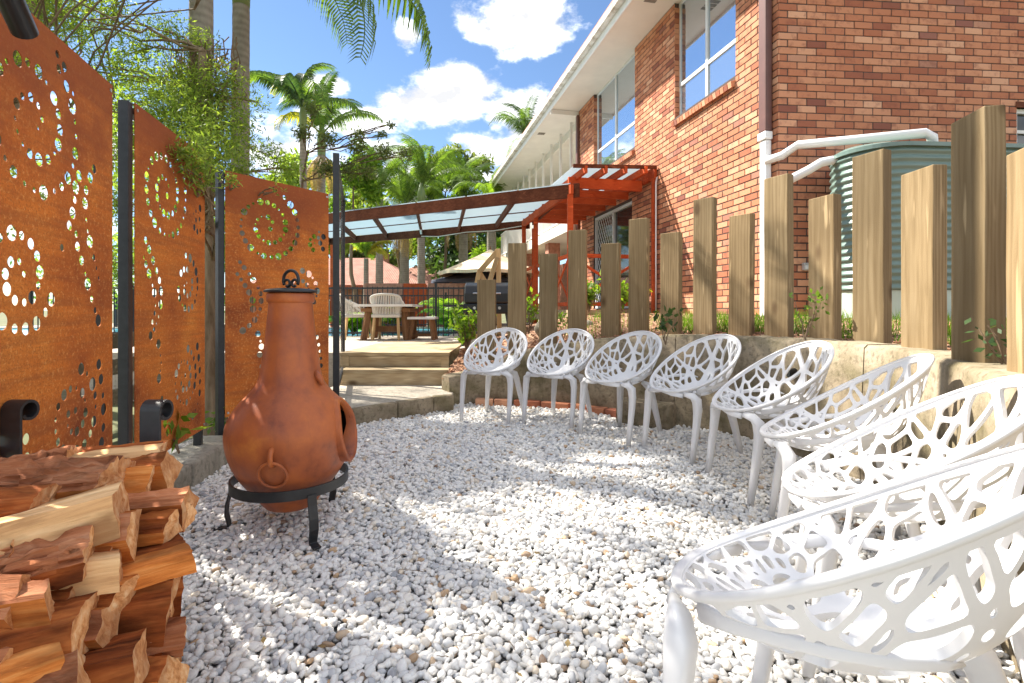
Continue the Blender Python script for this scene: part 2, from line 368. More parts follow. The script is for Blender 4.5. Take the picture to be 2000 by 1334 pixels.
    m = NT('gutter_paint'); n = m.noise(5, 5, .6, m.mapping((1,1,.3))); m.color(m.ramp(n, [(.4, (.70,.69,.66)), (.7, (.38,.33,.26))])).set(rough=.55); M['gutter_paint'] = m.mat
    M['pvc'] = plain('pvc', (.80,.80,.80), .35, 0, .03, 3); M['brown_metal'] = plain('brown_metal', (.135,.060,.048), .45, 0, .12, 5)
    M['alu'] = plain('alu', (.66,.68,.69), .4, 0, .05, 4)
    m = NT('window_glass'); m.color((.52,.60,.68)).set(rough=.02, metal=.9); M['window_glass'] = m.mat
    m = NT('dark_glass'); m.color((.03,.035,.035)).set(rough=.05, spec=.8); M['dark_glass'] = m.mat
    m = NT('tank_steel'); n = m.noise(3, 4); m.color(m.ramp(n, [(.3, (.135,.205,.180)), (.7, (.170,.245,.215))])).set(rough=.33, spec=.5); M['tank_steel'] = m.mat
    M['tank_base'] = plain('tank_base', (.47,.55,.47), .7, 0, .08, 3)
    m = NT('polycarbonate'); m.color((.60,.65,.68)).set(rough=.35); t = m.N.new('ShaderNodeBsdfTranslucent'); t.inputs[0].default_value = (.58,.66,.70,1)
    x = m.N.new('ShaderNodeMixShader'); x.inputs[0].default_value = .6; m.L.new(m.bsdf.outputs[0], x.inputs[1]); m.L.new(t.outputs[0], x.inputs[2]); m.L.new(x.outputs[0], m.out.inputs[0]); M['polycarbonate'] = m.mat
    m = NT('smoked_glass'); m.color((.30,.27,.25)).set(rough=.1, alpha=.22); M['smoked_glass'] = m.mat
    M['rope'] = plain('rope', (.52,.49,.44), .8, 0, .12, 60, .3, .3); M['table_top'] = plain('table_top', (.62,.60,.57), .6, 0, .08, 6)
    M['canvas_beige'] = plain('canvas_beige', (.72,.58,.40), .85, 0, .06, 3); M['canvas_navy'] = plain('canvas_navy', (.055,.065,.10), .85, 0, .1, 3)
    m = NT('pool_water'); m.color((.10,.55,.80)).set(rough=.06, spec=.6).bump(m.noise(6, 3), .12, .02); M['pool_water'] = m.mat
    m = NT('roof_tile'); w = m.wave(3.2, m.mapping((1,1,1)), .3, 1, 1, 'X'); n = m.noise(2.5, 5); m.color(m.ramp(n, [(.3, (.30,.125,.085)), (.7, (.45,.22,.16))])).set(rough=.85).bump(w, .6, .05); M['roof_tile'] = m.mat
    M['house_brick'] = plain('house_brick', (.38,.17,.11), .9, 0, .3, 9); M['fascia_red'] = plain('fascia_red', (.42,.085,.04), .6)
    M['bag_grey'] = plain('bag_grey', (.45,.45,.45), .5); M['steel'] = plain('steel', (.5,.5,.5), .3, .9, .1)
    M['grille'] = plain('grille', (.20,.17,.14), .7); M['dirt'] = plain('dirt', (.20,.14,.09), .95, 0, .4, 8, .2, .5)
    M['hill'] = plain('hill', (.07,.10,.045), .95, 0, .3, .2)
make_materials()
# ------------------------------------------------------------------ ground, gravel, walls, steps
def catmull(pts, n=6):
    P = [Vector(p) for p in pts]; out = []
    for i in range(len(P)-1):
        p0 = P[max(i-1, 0)]; p1 = P[i]; p2 = P[i+1]; p3 = P[min(i+2, len(P)-1)]
        for k in range(n):
            t = k/n
            out.append(.5*((2*p1)+(p2-p0)*t+(2*p0-5*p1+4*p2-p3)*t*t+(3*p1-p0-3*p2+p3)*t**3))
    out.append(P[-1]); return out
# inner foot of the retaining wall with the height of its top (x, y, ztop)
WALL = [(-.66,5.40,.30), (-.38,5.52,.36), (.02,5.46,.56), (.30,5.36,.63), (.60,5.22,.69), (.92,4.98,.745), (1.20,4.78,.765), (1.42,4.62,.785), (1.58,4.42,.795), (1.80,4.08,.805), (1.96,3.70,.81),
        (2.05,3.30,.81), (2.06,2.85,.81), (1.93,2.38,.805), (1.67,1.88,.80), (1.42,1.42,.80), (1.18,.95,.80), (1.0,.45,.80), (.9,-.3,.80)]
WC = catmull(WALL, 5)
def normals2(pts):
    out = []
    for i in range(len(pts)):
        a = pts[max(i-1, 0)]; b = pts[min(i+1, len(pts)-1)]; d = Vector((b.x-a.x, b.y-a.y, 0)).normalized(); out.append(Vector((-d.y, d.x, 0)))
    return out
WN = normals2(WC)      # points to the left of travel = outwards (away from the pit)
def build_ground():
    g = MB(); S = 600
    g.add([(-S,-S,-.12),(S,-S,-.12),(S,S,-.12),(-S,S,-.12)], [(0,1,2,3)])
    tag(g.build('ground', M['ground']), kind='structure')
    # gravel bed inside the pit
    n = 90; xs = np.linspace(-2.6, 2.9, n); ys = np.linspace(-1.2, 6.0, n)
    vs = [(x, y, gravel_z(x, y)-.012) for y in ys for x in xs]; fs = [(j*n+i, j*n+i+1, (j+1)*n+i+1, (j+1)*n+i) for j in range(n-1) for i in range(n-1)]
    tag(MB().add(vs, fs).build('gravel_bed', M['gravel_bed'], smooth=True), kind='structure')
def gravel_z(x, y):
    return .012*math.sin(2.1*x+1.3*y)+.010*math.sin(3.7*x-2.9*y+1)+.008*math.sin(6.1*y+1.7*x)-.012
PIT = [(-1.38,-.6), (-1.52,1.2), (-1.74,2.2), (-1.86,2.95), (-1.93,3.62), (-1.41,4.46), (-.72,5.26)]+[(p.x, p.y) for p in WC]
def inside(poly, x, y):
    c = False; n = len(poly); j = n-1
    for i in range(n):
        xi, yi = poly[i]; xj, yj = poly[j]
        if (yi > y) != (yj > y) and x < (xj-xi)*(y-yi)/(yj-yi)+xi: c = not c
        j = i
    return c
def build_gravel():
    rng = np.random.default_rng(3); pts = []; sc = []; rot = []; tone = []; idx = []
    def layer(sp, z0, keep, smin, smax, ymin, ymax):
        yy = ymin; row = 0
        while yy < ymax:
            xx = -2.2+(row % 2)*sp/2
            while xx < 2.4:
                x = xx+rng.uniform(-.42, .42)*sp; y = yy+rng.uniform(-.42, .42)*sp; xx += sp
                if rng.random() > keep: continue
                if not inside(PIT, x, y): continue
                if y < 1.0 and abs(x) > 1.2*y+.9: continue
                s = smin+(smax-smin)*rng.random()**1.6
                if rng.random() < .06: s *= 1.3
                pts.append((x, y, gravel_z(x, y)+z0+rng.uniform(-.004, .005))); a = rng.uniform(.72, 1.0); b = rng.uniform(.5, .8)
                sc.append((s*rng.uniform(1.0, 1.35), s*a, s*b)); rot.append((rng.normal(0, .38), rng.normal(0, .38), rng.uniform(0, 6.283)))
                tone.append(rng.random()); idx.append(int(rng.integers(0, 5)))
            yy += sp*.866; row += 1
    layer(.0225, 0, 1.0, .0098, .0155, .35, 3.4); layer(.027, .010, .6, .0105, .0178, .35, 3.4)
    layer(.0255, 0, 1.0, .0125, .018, 3.4, 5.7); layer(.034, .011, .55, .0125, .019, 3.4, 5.7)
    me = bpy.data.meshes.new('white_gravel'); n = len(pts)
    me.vertices.add(n); me.vertices.foreach_set('co', np.asarray(pts, np.float32).ravel())
    for nm, ty, dat, key in (('scl', 'FLOAT_VECTOR', sc, 'vector'), ('rot', 'FLOAT_VECTOR', rot, 'vector'), ('tone', 'FLOAT', tone, 'value'), ('pick', 'INT', idx, 'value')):
        a = me.attributes.new(nm, ty, 'POINT'); a.data.foreach_set(key, np.asarray(dat, np.int32 if ty == 'INT' else np.float32).ravel())
    o = link('white_gravel', me); tag(o, 'loose rounded white pebbles covering the fire pit floor', 'gravel', kind='stuff')
    ng = bpy.data.node_groups.new('gravel', 'GeometryNodeTree'); ng.interface.new_socket('Geometry', in_out='INPUT', socket_type='NodeSocketGeometry'); ng.interface.new_socket('Geometry', in_out='OUTPUT', socket_type='NodeSocketGeometry')
    N = ng.nodes; L = ng.links; gi = N.new('NodeGroupInput'); go = N.new('NodeGroupOutput')
    gti = N.new('GeometryNodeGeometryToInstance')
    for k in range(5):
        ico = N.new('GeometryNodeMeshIcoSphere'); ico.inputs['Radius'].default_value = 1; ico.inputs['Subdivisions'].default_value = 3 if k < 0 else 2
        nz = N.new('ShaderNodeTexNoise'); nz.noise_dimensions = '4D'; nz.inputs['W'].default_value = k*7.3; nz.inputs['Scale'].default_value = .75; nz.inputs['Detail'].default_value = 1
        sub = N.new('ShaderNodeVectorMath'); sub.operation = 'SUBTRACT'; sub.inputs[1].default_value = (.5,.5,.5); L.new(nz.outputs['Color'], sub.inputs[0])
        mul = N.new('ShaderNodeVectorMath'); mul.operation = 'SCALE'; mul.inputs['Scale'].default_value = 1.1; L.new(sub.outputs[0], mul.inputs[0])
        sp = N.new('GeometryNodeSetPosition'); L.new(ico.outputs['Mesh'], sp.inputs['Geometry']); L.new(mul.outputs[0], sp.inputs['Offset'])
        sm = N.new('GeometryNodeSetShadeSmooth'); L.new(sp.outputs[0], sm.inputs[0])
        ma = N.new('GeometryNodeSetMaterial'); ma.inputs['Material'].default_value = M['pebble']; L.new(sm.outputs[0], ma.inputs[0]); L.new(ma.outputs[0], gti.inputs[0])
    def na(nm, ty):
        a = N.new('GeometryNodeInputNamedAttribute'); a.data_type = ty; a.inputs['Name'].default_value = nm; return a.outputs[0]
    m2p = N.new('GeometryNodeMeshToPoints'); L.new(gi.outputs[0], m2p.inputs[0])
    iop = N.new('GeometryNodeInstanceOnPoints'); L.new(m2p.outputs[0], iop.inputs['Points']); L.new(gti.outputs[0], iop.inputs['Instance']); iop.inputs['Pick Instance'].default_value = True
    L.new(na('pick', 'INT'), iop.inputs['Instance Index'])
    e2r = N.new('FunctionNodeEulerToRotation'); L.new(na('rot', 'FLOAT_VECTOR'), e2r.inputs[0]); L.new(e2r.outputs[0], iop.inputs['Rotation']); L.new(na('scl', 'FLOAT_VECTOR'), iop.inputs['Scale'])
    L.new(iop.outputs[0], go.inputs[0])
    md = o.modifiers.new('gravel', 'NODES'); md.node_group = ng
def build_wall():
    t = thing('retaining_wall', 'curved weathered stone retaining wall behind the white chairs', 'wall', (0,0,0))
    # upper stones of the wall, cut at joints into blocks
    T = .24; cuts = [0, 13, 36, 58, 79, len(WC)-1]
    rnd = random.Random(5)
    for a, b in zip(cuts[:-1], cuts[1:]):
        m = MB(); rings = []
        pts = [(WC[i], WN[i]) for i in range(a, b+1)]
        # pull the block ends in by 4 mm for the joint
        for k, (p, nn) in enumerate(pts):
            q = Vector((p.x, p.y, 0)); tan = Vector((nn.y, -nn.x, 0))
            if k == 0: q += tan*.003
            if k == len(pts)-1: q -= tan*.003
            j = rnd.uniform(-.008, .008); zt = p.z+rnd.uniform(-.006, .006)
            rings.append([q+nn*(.0+j)+Vector((0,0,-.15)), q+nn*(.0+j-.006)+Vector((0,0,zt*.35)), q+nn*(.012+j)+Vector((0,0,zt*.7)), q+nn*(.022+j)+Vector((0,0,zt-.02)), q+nn*(.042+j)+Vector((0,0,zt)), q+nn*(T-.02)+Vector((0,0,zt+.004)), q+nn*T+Vector((0,0,zt-.02)), q+nn*T+Vector((0,0,-.15))])
        n = 8; vs = [p for r in rings for p in r]; fs = []
        for i in range(len(rings)-1):
            for k in range(n): fs.append((i*n+k, (i+1)*n+k, (i+1)*n+(k+1) % n, i*n+(k+1) % n))
        fs.append(tuple(range(n))); fs.append(tuple(reversed(range((len(rings)-1)*n, len(rings)*n))))
        m.add(vs, fs).build('stone_block', M['wall_stone'], t, sharp=50)
    # brick and stone footing that steps out under the far part
    fp = [Vector((x, y, 0)) for x, y in ((-.40,5.40), (.0,5.36), (.28,5.26), (.56,5.12), (.86,4.87), (1.12,4.66), (1.33,4.50))]
    total = 0
    for i in range(len(fp)-1):
        a, b = fp[i], fp[i+1]; L_ = (b-a).length; n = max(1, round(L_/.235)); d = (b-a).normalized(); nn = Vector((-d.y, d.x, 0))
        for k in range(n):
            p = a+d*(L_*(k+.5)/n); rz = math.atan2(d.y, d.x)
            for r_ in range(1):
                hh = .075; c = p+nn*(.085+rnd.uniform(-.008, .008))+Vector((0, 0, -.005+r_*.085+.04))
                MB().box((0,0,0), (L_/n-.014, .12, hh)).build('brick', M['brick_single'], t, bevel=.008).matrix_local = Matrix.Translation(c) @ Matrix.Rotation(rz+rnd.uniform(-.03, .03), 4, 'Z')
    for (x, y, l, h) in ((1.05,4.72,.5,.22),):
        MB().box((0,0,0), (l, .2, h)).build('stone_block', M['wall_stone'], t, bevel=.03).matrix_local = Matrix.Translation((1.19, 4.56, .10)) @ Matrix.Rotation(R(-37), 4, 'Z')
def build_terrain():
    inner = []
    for i in range(0, len(WC), 3):
        p = WC[i]; nn = WN[i]; inner.append(Vector((p.x, p.y, p.z-.05))+nn*.20)
    outer_x = [(-.58,7.0,.50), (-.45,8.0,.50), (.1,8.8,.72), (.8,9.0,.86), (1.5,9.1,.93), (2.2,9.3,.95), (2.75,8.2,.95), (3.05,6.8,.93), (3.3,6.15,.93), (4.3,6.2,.93), (5.6,6.3,.93), (7,6.4,.93), (8,5.5,.93), (8,4,.93), (8,2.5,.93), (8,1,.93), (8,-1,.9)]
    oc = [Vector(p) for p in outer_x]; no = len(oc); n = len(inner); K = 26; vs = []; fs = []; rnd = random.Random(2)
    for i, p in enumerate(inner):
        f = i/(n-1)*(no-1); j = min(int(f), no-2); q = oc[j].lerp(oc[j+1], f-j)
        for k in range(K):
            t = k/(K-1); z = lerp(p.z, q.z, min(1, t*1.6)); v = p.lerp(q, t); v.z = z+(0 if k in (0, K-1) else rnd.uniform(-.015, .02)); vs.append(v)
    for i in range(n-1):
        for k in range(K-1): fs.append((i*K+k, i*K+k+1, (i+1)*K+k+1, (i+1)*K+k))
    tag(MB().add(vs, fs).build('garden_bed', M['mulch'], smooth=True), kind='structure')
    # bark chips and grass along the posts
    ch = MB()
    for k in range(2600):
        i = rnd.random()*(n-1); j = int(i); a = inner[j].lerp(inner[min(j+1, n-1)], i-j); f = i/(n-1)*(no-1); jj = min(int(f), no-2); q = oc[jj].lerp(oc[jj+1], f-jj)
        t = rnd.random()**2.2*.7; p = a.lerp(q, t); p.z = lerp(a.z, q.z, min(1, t*1.6))+.018
        ch.box(p, (rnd.uniform(.015, .05), rnd.uniform(.01, .022), rnd.uniform(.004, .01)), (rnd.uniform(-.4,.4), rnd.uniform(-.4,.4), rnd.uniform(0,6.3)))
    tag(ch.build('bark_mulch', M['bark_chip']), 'reddish bark chips scattered over the garden bed behind the wall', 'mulch', kind='stuff')
    gv = []; gf = []; tn = []
    for k in range(9000):
        i = rnd.uniform(.36, 1.0)*(n-1) if rnd.random() < .9 else rnd.uniform(.2, .5)*(n-1)
        j = int(i); a = inner[j].lerp(inner[min(j+1, n-1)], i-j); f = i/(n-1)*(no-1); jj = min(int(f), no-2); q = oc[jj].lerp(oc[jj+1], f-jj)
        t = rnd.uniform(.10, .62); p = a.lerp(q, t); p.z = lerp(a.z, q.z, min(1, t*1.6))
        if p.y < 1.2 or (p-a).length < .38: continue
        an = rnd.uniform(0, 6.3); w = rnd.uniform(.003, .006); h = rnd.uniform(.05, .14); dx, dy = math.cos(an)*w, math.sin(an)*w; lx, ly = rnd.uniform(-.05, .05), rnd.uniform(-.05, .05)
        b = len(gv); gv += [(p.x-dx, p.y-dy, p.z-.01), (p.x+dx, p.y+dy, p.z-.01), (p.x+lx, p.y+ly, p.z+h)]; gf.append((b, b+1, b+2)); tn.append(rnd.random())
    o = mesh_np('grass', gv, gf, M['grass']); tag(o, 'green lawn grass growing behind the timber posts', 'grass', kind='stuff'); face_tone(o, tn)
def face_tone(o, tones):
    a = o.data.attributes.new('tone', 'FLOAT', 'FACE'); a.data.foreach_set('value', np.asarray(tones, np.float32))
def build_kerb_steps():
    k = thing('stone_kerb', 'low weathered concrete kerb edging the gravel under the rusty screens', 'kerb')
    line = [(-1.36,-.6), (-1.50,1.2), (-1.72,2.2), (-1.84,2.95), (-1.92,3.64)]
    for a, b in zip(line[:-1], line[1:]):
        a = Vector((*a, 0)); b = Vector((*b, 0)); d = (b-a).normalized(); nn = Vector((-d.y, d.x, 0)); a2 = a+d*.004; b2 = b-d*.004
        poly = [a2, b2, b2+nn*.24, a2+nn*.24]
        MB().prism([(p.x, p.y) for p in poly], -.1, .135).build('kerb_block', M['kerb_stone'], k, bevel=.012)
    MB().prism([(-1.915,3.66), (-1.42,4.42), (-1.62,4.56), (-2.14,3.74)], -.1, .165).build('kerb_block', M['kerb_stone'], k, bevel=.015)
    # steps
    s = thing('timber_steps', 'timber steps rising from the gravel pit to the patio', 'steps')
    def edge(y, X0, X1): return y
    land = [(-1.44,4.46), (-.72,5.24), (-.62,5.33), (-.62,5.95), (-2.05,5.95), (-2.05,4.75), (-1.66,4.60)]
    MB().prism(land, -.1, .147).build('landing', M['landing_stone'], s, bevel=.012)
    fr = [(-1.445,4.452), (-1.09,4.83), (-.80,5.145), (-.60,5.25)]
    for a, b in zip(fr[:-1], fr[1:]):
        a = Vector((*a, 0)); b = Vector((*b, 0)); d = (b-a).normalized(); nn = Vector((d.y, -d.x, 0)); a2 = a+d*.004; b2 = b-d*.004
        MB().prism([((a2+nn*.03).x, (a2+nn*.03).y), ((b2+nn*.03).x, (b2+nn*.03).y), ((b2-nn*.05).x, (b2-nn*.05).y), ((a2-nn*.05).x, (a2-nn*.05).y)], -.1, .152).build('edge_stone', M['wall_stone'], s, bevel=.015)
    # first step: box of boards
    def board(name, c, size, mat='deck_timber'): return MB().box(c, size).build(name, M[mat], s, bevel=.004)
    x0, x1 = -2.0, -.675; xc = (x0+x1)/2; w = x1-x0
    board('riser', (xc, 5.945, .215), (w, .04, .135)); board('tread', (xc, 6.06, .302), (w+.012, .28, .045))
    x0b, x1b = -2.08, -.765; xc = (x0b+x1b)/2; w = x1b-x0b
    board('riser', (xc, 6.235, .39), (w-.2, .035, .13)); board('post_end', (x0b+.05, 6.23, .39), (.1, .05, .135)); board('post_end', (x1b-.05, 6.23, .39), (.1, .05, .135))
    for i in range(15):
        y = 6.28+i*.144; board('deck_board', (xc, y, .480), (w+.01, .138, .04))
    MB().box((xc, 7.2, .3), (w-.03, 1.9, .3)).build('joist_box', M['deck_timber'], s)
    # the little step light on the landing edge
    l = thing('step_light', 'small white light fixed to the stone edge of the landing', 'light', gnd(778, 806) + Vector((0, 0, .105)))
    MB().box((0,-.0,0), (.03, .025, .025), (0,0,R(47))).build('lamp_body', M['pvc'], l, bevel=.004); MB().tube([(.02,-.03,-.008), (.03,-.04,-.014)], .012, 10).build('lens', M['steel'], l)
    # patio with the pool set into it
    P = [((-16,8.40), (3.2,8.40), (3.2,10.3), (-16,10.3)), ((-1.3,10.3), (3.2,10.3), (3.2,15.2), (-1.3,15.2)), ((-16,15.2), (3.2,15.2), (3.2,20), (-16,20)), ((-16,6.27), (-2.1,6.27), (-2.1,8.4), (-16,8.4)), ((-.73,7.3), (3.2,9.4), (3.2,8.4), (-.73,8.4))]
    pt = MB()
    for i, q in enumerate(P[:4]): pt.prism(q, -.1, .495)
    tag(pt.build('patio', M['patio_slab']), kind='structure')
    tag(MB().prism([(-.72,7.0), (-.2,8.1), (.2,8.39), (-.72,8.39)], -.1, .493).build('patio', M['patio_slab']), kind='structure')
    tag(MB().add([(-16,10.3,.455), (-1.3,10.3,.455), (-1.3,15.2,.455), (-16,15.2,.455)], [(0,1,2,3)]).build('pool_water', M['pool_water']), kind='structure')
build_ground(); build_gravel(); build_wall(); build_terrain(); build_kerb_steps()
# ------------------------------------------------------------------ upright sleepers
POSTS = [(-.033,5.75,546), (.026,5.75,474), (.087,5.75,495), (.143,5.68,448), (.209,5.52,474), (.262,5.35,425), (.326,5.08,452), (.391,4.78,384), (.463,4.46,416), (.540,4.12,338), (.629,3.72,377), (.727,3.22,289), (.822,2.66,320), (.924,2.06,204), (1.045,1.62,266)]
def build_posts():
    ords = ['first', 'second', 'third', 'fourth', 'fifth', 'sixth', 'seventh', 'eighth', 'ninth', 'tenth', 'eleventh', 'twelfth', 'thirteenth', 'fourteenth', 'fifteenth']
    pts = [Vector((u*y, y, 0)) for u, y, t in POSTS]; rnd = random.Random(4)
    for i, (u, y, yt) in enumerate(POSTS):
        a = pts[max(i-1, 0)]; b = pts[min(i+1, len(pts)-1)]; tan = (a-b).normalized()      # towards the far end
        if i < 4: tan = Vector((-1, .12+.05*i, 0)).normalized()
        DIRS = {3: (-.19,.07), 4: (-.18,.09), 5: (-.165,.12), 6: (-.15,.14), 7: (-.138,.18), 8: (-.125,.178), 9: (-.10,.194), 10: (-.072,.225), 11: (-.07,.183), 12: (-.004,.212), 13: (.034,.198), 14: (.06,.2)}
        if i in DIRS: tan = Vector((*DIRS[i], 0)).normalized()
        nn = Vector((tan.y, -tan.x, 0))       # towards the pit?
        ctr = Vector((0.2, 3.0, 0))
        if nn.dot(ctr-pts[i]) < 0: nn = -nn
        W = .205 if i not in (9, 10, 12) else .217; D = .078
        top = EYE+(HZ-yt)/1000*y; base = .45
        m = MB(); p = pts[i]; seg = 7; vs = []; fs = []
        quad = [p, p+tan*W, p+tan*W-nn*D, p-nn*D]
        c = sum(quad, Vector())/4; nz = 9
        for k in range(nz):
            z = lerp(base, top, k/(nz-1))
            for q in quad: d = q-c; vs.append(Vector((d.x+rnd.uniform(-.0015,.0015), d.y+rnd.uniform(-.0015,.0015), z)))
        for k in range(nz-1):
            for j in range(4): fs.append((k*4+j, k*4+(j+1) % 4, (k+1)*4+(j+1) % 4, (k+1)*4+j))
        fs.append((3,2,1,0)); fs.append(tuple((nz-1)*4+j for j in range(4)))
        bm_ = m.add(vs, fs)
        lab = '%s upright timber sleeper counted from the steps, standing behind the wall' % ords[i]
        if i == 0: lab = 'short upright timber sleeper at the patio end of the row'
        if i == 13: lab = 'tallest upright timber sleeper in front of the green tank'
        o = bm_.build('timber_post', M['sleeper'], bevel=.006)
        # outward normals
        me = o.data; b2 = bmesh.new(); b2.from_mesh(me); bmesh.ops.recalc_face_normals(b2, faces=b2.faces); b2.to_mesh(me); b2.free()
        o.location = c; o.rotation_euler = (rnd.uniform(-.006,.006), rnd.uniform(-.006,.006), 0)
        tag(o, lab, 'post', 'upright timber sleepers along the retaining wall')
build_posts()
# ------------------------------------------------------------------ the brick house
HC = Vector((3.15, 6.06, 0)); HA = Vector((-.2074, .9783, 0)); HN = Vector((-.9783, -.2074, 0))     # corner, along the lit wall, out of it
H2 = Vector((math.cos(R(5)), math.sin(R(5)), 0)); H2N = Vector((math.sin(R(5)), -math.cos(R(5)), 0))  # the shaded wall
ZB, ZT = .78, 6.03
def F(s, d, z): return HC+HA*s+HN*d+Vector((0, 0, z))       # point on the lit wall
def G(s, d, z): return HC+H2*s+H2N*d+Vector((0, 0, z))
LF = 7.06; LG = 6.5
OPEN_F = [(.79, 2.36, 4.15, 6.03), (3.83, 5.99, 4.15, 6.03), (3.95, 6.0, 1.05, 3.15)]     # two windows and the door (s0,s1,z0,z1)
OPEN_G = [(3.1, 4.6, 2.55, 3.52)]
def frame_box(b, fn, s0, s1, d0, d1, z0, z1):
    vs = [fn(s, d, z) for z in (z0, z1) for s, d in ((s0,d0), (s1,d0), (s1,d1), (s0,d1))]
    return b.add(vs, [(3,2,1,0),(4,5,6,7),(0,1,5,4),(1,2,6,5),(2,3,7,6),(3,0,4,7)])
def fix_normals(o):
    b = bmesh.new(); b.from_mesh(o.data); bmesh.ops.recalc_face_normals(b, faces=b.faces); b.to_mesh(o.data); b.free(); return o
def wall_core(fn, L_, opens, z0, z1, depth):
    """mortar-coloured core with openings, butted boxes"""
    m = MB(); ss = sorted({0, L_, *[o[0] for o in opens], *[o[1] for o in opens]})
    for a, b in zip(ss[:-1], ss[1:]):
        cuts = sorted([(o[2], o[3]) for o in opens if o[0] <= a+1e-6 and o[1] >= b-1e-6]); z = z0
        for c0, c1 in cuts:
            if c0 > z+1e-6: frame_box(m, fn, a, b, 0, -depth, z, c0)
            z = max(z, c1)
        if z < z1-1e-6: frame_box(m, fn, a, b, 0, -depth, z, z1)
    return m
def build_house():
    rnd = random.Random(11)
    h = thing('brick_house', 'two storey red brick house with white eaves and aluminium windows', 'house', HC)
    def B(m, name, mat, parent=h, **k):
        o = m.build(name, M[mat] if isinstance(mat, str) else mat, parent, **k); o.matrix_parent_inverse = Matrix.Translation(-HC) if parent is h else Matrix(); 
        return fix_normals(o)
    w1 = B(wall_core(F, LF, OPEN_F, ZB, ZT, .22), 'wall', 'mortar'); w2 = B(wall_core(lambda s, d, z: G(s, d, z), LG, OPEN_G, ZB, ZT+1.5, .22), 'wall', 'mortar')
    # bricks
    BL, BH, J = .230, .076, .010; course = BH+J; pitch = BL+J; bricks = []
    for wi, (fn, L_, opens, zt) in enumerate(((F, LF, OPEN_F, ZT), (G, LG, OPEN_G, ZT+1.5))):
        nz = int((zt-ZB)/course)
        for r in range(nz):
            z0 = ZB+r*course+J/2; z1 = z0+BH
            off = 0 if r % 2 == 0 else -pitch/2
            s = off
            while s < L_:
                a, b = max(s, -.012 if wi == 0 else -.012), min(s+BL, L_); s += pitch
                if b-a < .03: continue
                segs = [(a, b)]
                for o in opens:
                    if z1 > o[2]-.09+ (.09 if o[2] < 2 else 0) and z0 < o[3]:
                        ns = []
                        for p, q in segs:
                            if q <= o[0] or p >= o[1]: ns.append((p, q))
                            else:
                                if p < o[0]: ns.append((p, o[0]))
                                if q > o[1]: ns.append((o[1], q))
                        segs = ns
                for p, q in segs:
                    if q-p > .03: bricks.append((wi, p, q, z0, z1))
        # returns of the openings: headers up each jamb
    vis = []
    for bk in bricks:
        wi, p, q, z0, z1 = bk; fn = F if wi == 0 else G
        a = fn(p, .02, z0); b = fn(q, .02, z1); A = ((a.x/a.y*1000+1000), HZ-(a.z-EYE)/a.y*1000); Bp = ((b.x/b.y*1000+1000), HZ-(b.z-EYE)/b.y*1000)
        cx, cy = (A[0]+Bp[0])/2, (A[1]+Bp[1])/2; area = abs(A[0]-Bp[0])*(z1-z0)/a.y*1000
        hid = not (0 < cx < 2005 and 0 < cy < 640) or (wi == 1 and cy > 300) or (wi == 0 and cy > 430 and cx > 1240)
        vis.append((-area if not hid else 0, bk))
    vis.sort(key=lambda t: t[0]); singles = [b for _, b in vis[:285]]; rest = [b for _, b in vis[285:]]
    cache = {}
    for (wi, p, q, z0, z1) in singles:
        fn = F if wi == 0 else G; L_ = round(q-p, 3); key = (L_, rnd.randrange(3))
        if key not in cache:
            m = MB().box((0,0,0), (L_, .03, BH)); me_o = m.build('brick', M['brick_single']); me = me_o.data; bpy.data.objects.remove(me_o)
            for v in me.vertices: v.co += Vector((rnd.uniform(-.002,.002), rnd.uniform(-.003,.003), rnd.uniform(-.002,.002)))
            cache[key] = me
        o = bpy.data.objects.new('brick', cache[key]); COL.objects.link(o); o.parent = w1 if wi == 0 else w2
        c = fn((p+q)/2, rnd.uniform(-.0105, -.0075), (z0+z1)/2); d = HA if wi == 0 else H2
        o.location = c-Vector((0,0,0)); o.rotation_euler = (0, 0, math.atan2(d.y, d.x)); bv = o.modifiers.new('bevel', 'BEVEL'); bv.width = .004; bv.segments = 1
        # parent sits at the house origin: undo it
    vs = []; fs = []; tn = []
    for (wi, p, q, z0, z1) in rest:
        fn = F if wi == 0 else G; e = rnd.uniform(.004, .008); b0 = len(vs); c = .004; t = rnd.random()
        vs += [fn(p, -.01, z0), fn(q, -.01, z0), fn(q, -.01, z1), fn(p, -.01, z1), fn(p+c, e, z0+c), fn(q-c, e, z0+c), fn(q-c, e, z1-c), fn(p+c, e, z1-c)]
        for f in ((0,1,5,4), (1,2,6,5), (2,3,7,6), (3,0,4,7), (4,5,6,7)):
            f2 = tuple(b0+i for i in (f if wi == 1 else reversed(f))); fs.append(f2); tn.append(t)
    bm_ = mesh_np('brickwork', [tuple(v) for v in vs], fs, M['brick_mass'], w1); bm_['kind'] = 'stuff'; face_tone(bm_, tn)
    # jamb and sill bricks of the windows on the lit wall
    for (s0, s1, z0, z1) in OPEN_F[:2]:
        n = int((z1-z0)/course)
        for r in range(n):
            m = MB(); frame_box(m, F, s1, s1+.02, .008, -.11, z0+r*course+J/2, z0+r*course+J/2+BH) if False else frame_box(m, F, s1-.014, s1-.001, .004, -.10, z0+r*course+J/2, z0+r*course+J/2+BH)
            o = fix_normals(m.build('jamb_brick', M['brick_single'], w1))
        n = int((s1-s0)/.086)
        for k in range(n):
            a = s0+(s1-s0)*k/n; b = s0+(s1-s0)*(k+1)/n-.010; m = MB()
            vs_ = [F(a, -.09, z0-.02), F(b, -.09, z0-.02), F(b, .075, z0-.085), F(a, .075, z0-.085), F(a, -.09, z0-.10), F(b, -.09, z0-.10), F(b, .062, z0-.165), F(a, .062, z0-.165)]
            m.add(vs_, [(0,1,2,3), (7,6,5,4), (3,2,6,7), (0,3,7,4), (1,0,4,5), (2,1,5,6)])
            fix_normals(m.build('sill_brick', M['brick_single'], w1, bevel=.004))
